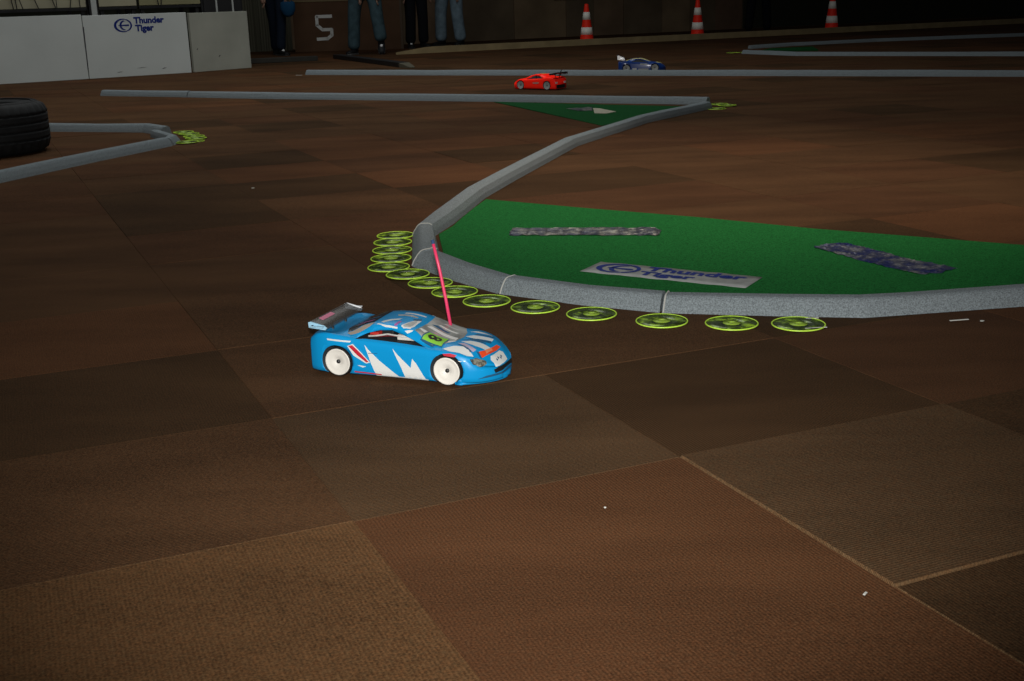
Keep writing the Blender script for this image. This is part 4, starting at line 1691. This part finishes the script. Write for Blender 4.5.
m_teal = mat('jeans_teal', (.060, .105, .125), .85, .1, noise=(14, .25))
m_lblue = mat('jeans_light', (.22, .31, .375), .85, .1, noise=(14, .22))
m_dark = mat('trousers_black', (.010, .011, .014), .85, .1)
m_navyj = mat('jeans_navy', (.010, .016, .028), .85, .1)
m_top1 = mat('jacket_grey', (.08, .08, .085), .85, .1)
m_top2 = mat('jacket_black', (.02, .02, .022), .85, .1)
m_shoe = mat('shoe_black', (.010, .010, .011), .6, .3)
m_sole = mat('sole_grey', (.10, .10, .10), .7)
m_sole2 = mat('sole_dark', (.03, .03, .03), .7)


def legs_from(pxl, pyl, pxr, pyr, yaw, liftl=0., liftr=0., back=None):
    """two ground points from the picture -> pelvis point and local ankles"""
    a, b_ = G(pxl, pyl), G(pxr, pyr)
    if back is not None:
        b_ = b_ * ((a.y + back) / b_.y)
        b_.z = 0
    c_ = (a + b_) * .5
    R_ = Matrix.Rotation(-yaw, 3, 'Z')
    la = R_ @ (a - c_) + Vector((0, 0, .09 + liftl))
    lb = R_ @ (b_ - c_) + Vector((0, 0, .09 + liftr))
    return c_, la, lb


# person in teal jeans, walking; hand low between the legs
yaw = math.radians(-100)
c_, la, lb = legs_from(382, 54.2, 354.5, 54.6, yaw, .11, 0, .12)
person('person in teal jeans walking in front of the brown hoarding, one heel raised', c_, yaw, la, lb, m_teal, m_top1, m_shoe, m_sole,
       rhand=(.20, -.02, .80), shoe_kw=({'pitch': .85, 'yaw': .1, 'patch': ((.09, 0, .062), .022)}, {'patch': ((-.0, -.030, .05), .012)}), legw=1.18, hipw=.125)
# dark trousers
yaw = math.radians(-70)
c_, la, lb = legs_from(424, 47.6, 411, 48.2, yaw)
person('person in black trousers standing between the teal and the light blue jeans', c_, yaw, la, lb, m_dark, m_top2, m_shoe, m_sole2,
       shoe_kw=({}, {'patch': ((.10, 0, .062), .020)}), legw=1.1)
# light jeans
yaw = math.radians(-120)
c_, la, lb = legs_from(461, 45.2, 441.5, 45.6, yaw)
person('person in light blue jeans and dark shoes standing behind the beam end', c_, yaw, la, lb, m_lblue, m_top2, m_shoe, m_sole2, legw=1.25, hipw=.12)
# black trousers far right
yaw = math.radians(-90)
c_, la, lb = legs_from(767, 33.6, 748, 34.6, yaw)
person('person in black trousers standing against the wall between two cones', c_, yaw, la, lb, m_dark, m_top2, m_shoe, m_sole2, legw=1.0)
# navy trousers by the curtain
yaw = math.radians(-60)
c_, la, lb = legs_from(281.5, 55.6, 276.5, 54.6, yaw)
pp_ = person('person in navy trousers standing in front of the pleated curtain', c_, yaw, la, lb, m_navyj, m_top2, m_shoe, m_sole2,
             lhand=(.16, .10, .84), shoe_kw=({'patch': ((.06, 0, .066), .022)}, {}), legw=.95)
# blue bag hanging from the hand
bagp = c_ + Matrix.Rotation(yaw, 3, 'Z') @ Vector((.30, .08, 0))
bm = bmesh.new()
secs = [(.53, .03, .03), (.56, .075, .045), (.63, .105, .055), (.70, .105, .05), (.735, .09, .03)]
rings = [[bm.verts.new((w_ * math.cos(a), d_ * math.sin(a), z)) for a in np.linspace(0, 2 * PI, 16, endpoint=False)] for z, w_, d_ in secs]
for q in range(4):
    for k in range(16):
        bm.faces.new((rings[q][k], rings[q][(k + 1) % 16], rings[q + 1][(k + 1) % 16], rings[q + 1][k]))
bm.faces.new(rings[0]); bm.faces.new(rings[-1])
bag = thing('cloth_bag', 'blue cloth bag hanging beside the person in navy trousers', 'bag', bagp, 0)
obj('pouch', bm, mat('bag_blue', (.010, .060, .135), .8, .15), bag, True)
bm = bmesh.new()
add_tube(bm, [(-.06, 0, .73), (-.045, 0, .79), (0, 0, .81), (.045, 0, .79), (.06, 0, .73)], .008, 6)
obj('handle', bm, mat('bag_blue', (0, 0, 0)), bag)

# ------------------------------------------------------------------ light
def area(name, loc, size, energy, col, target=None, spread=180):
    l = bpy.data.lights.new(name, 'AREA')
    l.shape = 'RECTANGLE'
    l.size, l.size_y = size
    l.energy = energy
    l.color = col
    l.spread = math.radians(spread)
    o = bpy.data.objects.new(name, l)
    COL.objects.link(o)
    o.location = loc
    if target is not None:
        o.rotation_euler = (Vector(target) - Vector(loc)).to_track_quat('-Z', 'Y').to_euler()
    return o


def spot(name, loc, target, energy, col, ang, blend, rad=.05):
    l = bpy.data.lights.new(name, 'SPOT')
    l.energy = energy
    l.color = col
    l.spot_size = math.radians(ang)
    l.spot_blend = blend
    l.shadow_soft_size = rad
    o = bpy.data.objects.new(name, l)
    COL.objects.link(o)
    o.location = loc
    o.rotation_euler = (Vector(target) - Vector(loc)).to_track_quat('-Z', 'Y').to_euler()
    return o


area('hall_lamp', (-1.6, 10.0, 6.0), (5, 8), 160, (.95, .98, .97), None, 140)
area('hall_lamp', (-4, 5.0, 5.5), (3, 3), 20, (1, .95, .86))
spot('hall_spot', (1.0, 3.2, 5.0), (.8, 4.7, 0), 720, (1, .86, .72), 44, 1.0, .3)
# the photographer's flash, on top of the camera
spot('camera_flash', (.0, -.02, H + .11), G(520, 140) * 1.0, 300, (1, .98, .95), 77, 1.0, .02)
wd = bpy.data.worlds.new('hall')
sc.world = wd
wd.use_nodes = True
wd.node_tree.nodes['Background'].inputs[0].default_value = (.8, .85, .9, 1)
wd.node_tree.nodes['Background'].inputs[1].default_value = .02

# ------------------------------------------------------------------ camera
cd = bpy.data.cameras.new('camera')
cam = bpy.data.objects.new('camera', cd)
COL.objects.link(cam)
cd.sensor_fit = 'HORIZONTAL'
cd.sensor_width = 36
cd.lens = F / 1024 * 36
cd.clip_start = .02
cd.clip_end = 200
fwd = Vector((0, cT, -sT))
upv = Vector((0, sT, cT))
rt = Vector((1, 0, 0))
# image content is turned by RHO
right = rt * cR - upv * sR
up = rt * sR + upv * cR
cam.matrix_world = Matrix(((right.x, up.x, -fwd.x, 0), (right.y, up.y, -fwd.y, 0), (right.z, up.z, -fwd.z, H), (0, 0, 0, 1)))
sc.camera = cam

sc.view_settings.view_transform = 'Standard'
sc.view_settings.look = 'None'
sc.view_settings.exposure = 0.0
sc.view_settings.gamma = 1.0
sc.view_settings.use_curve_mapping = False
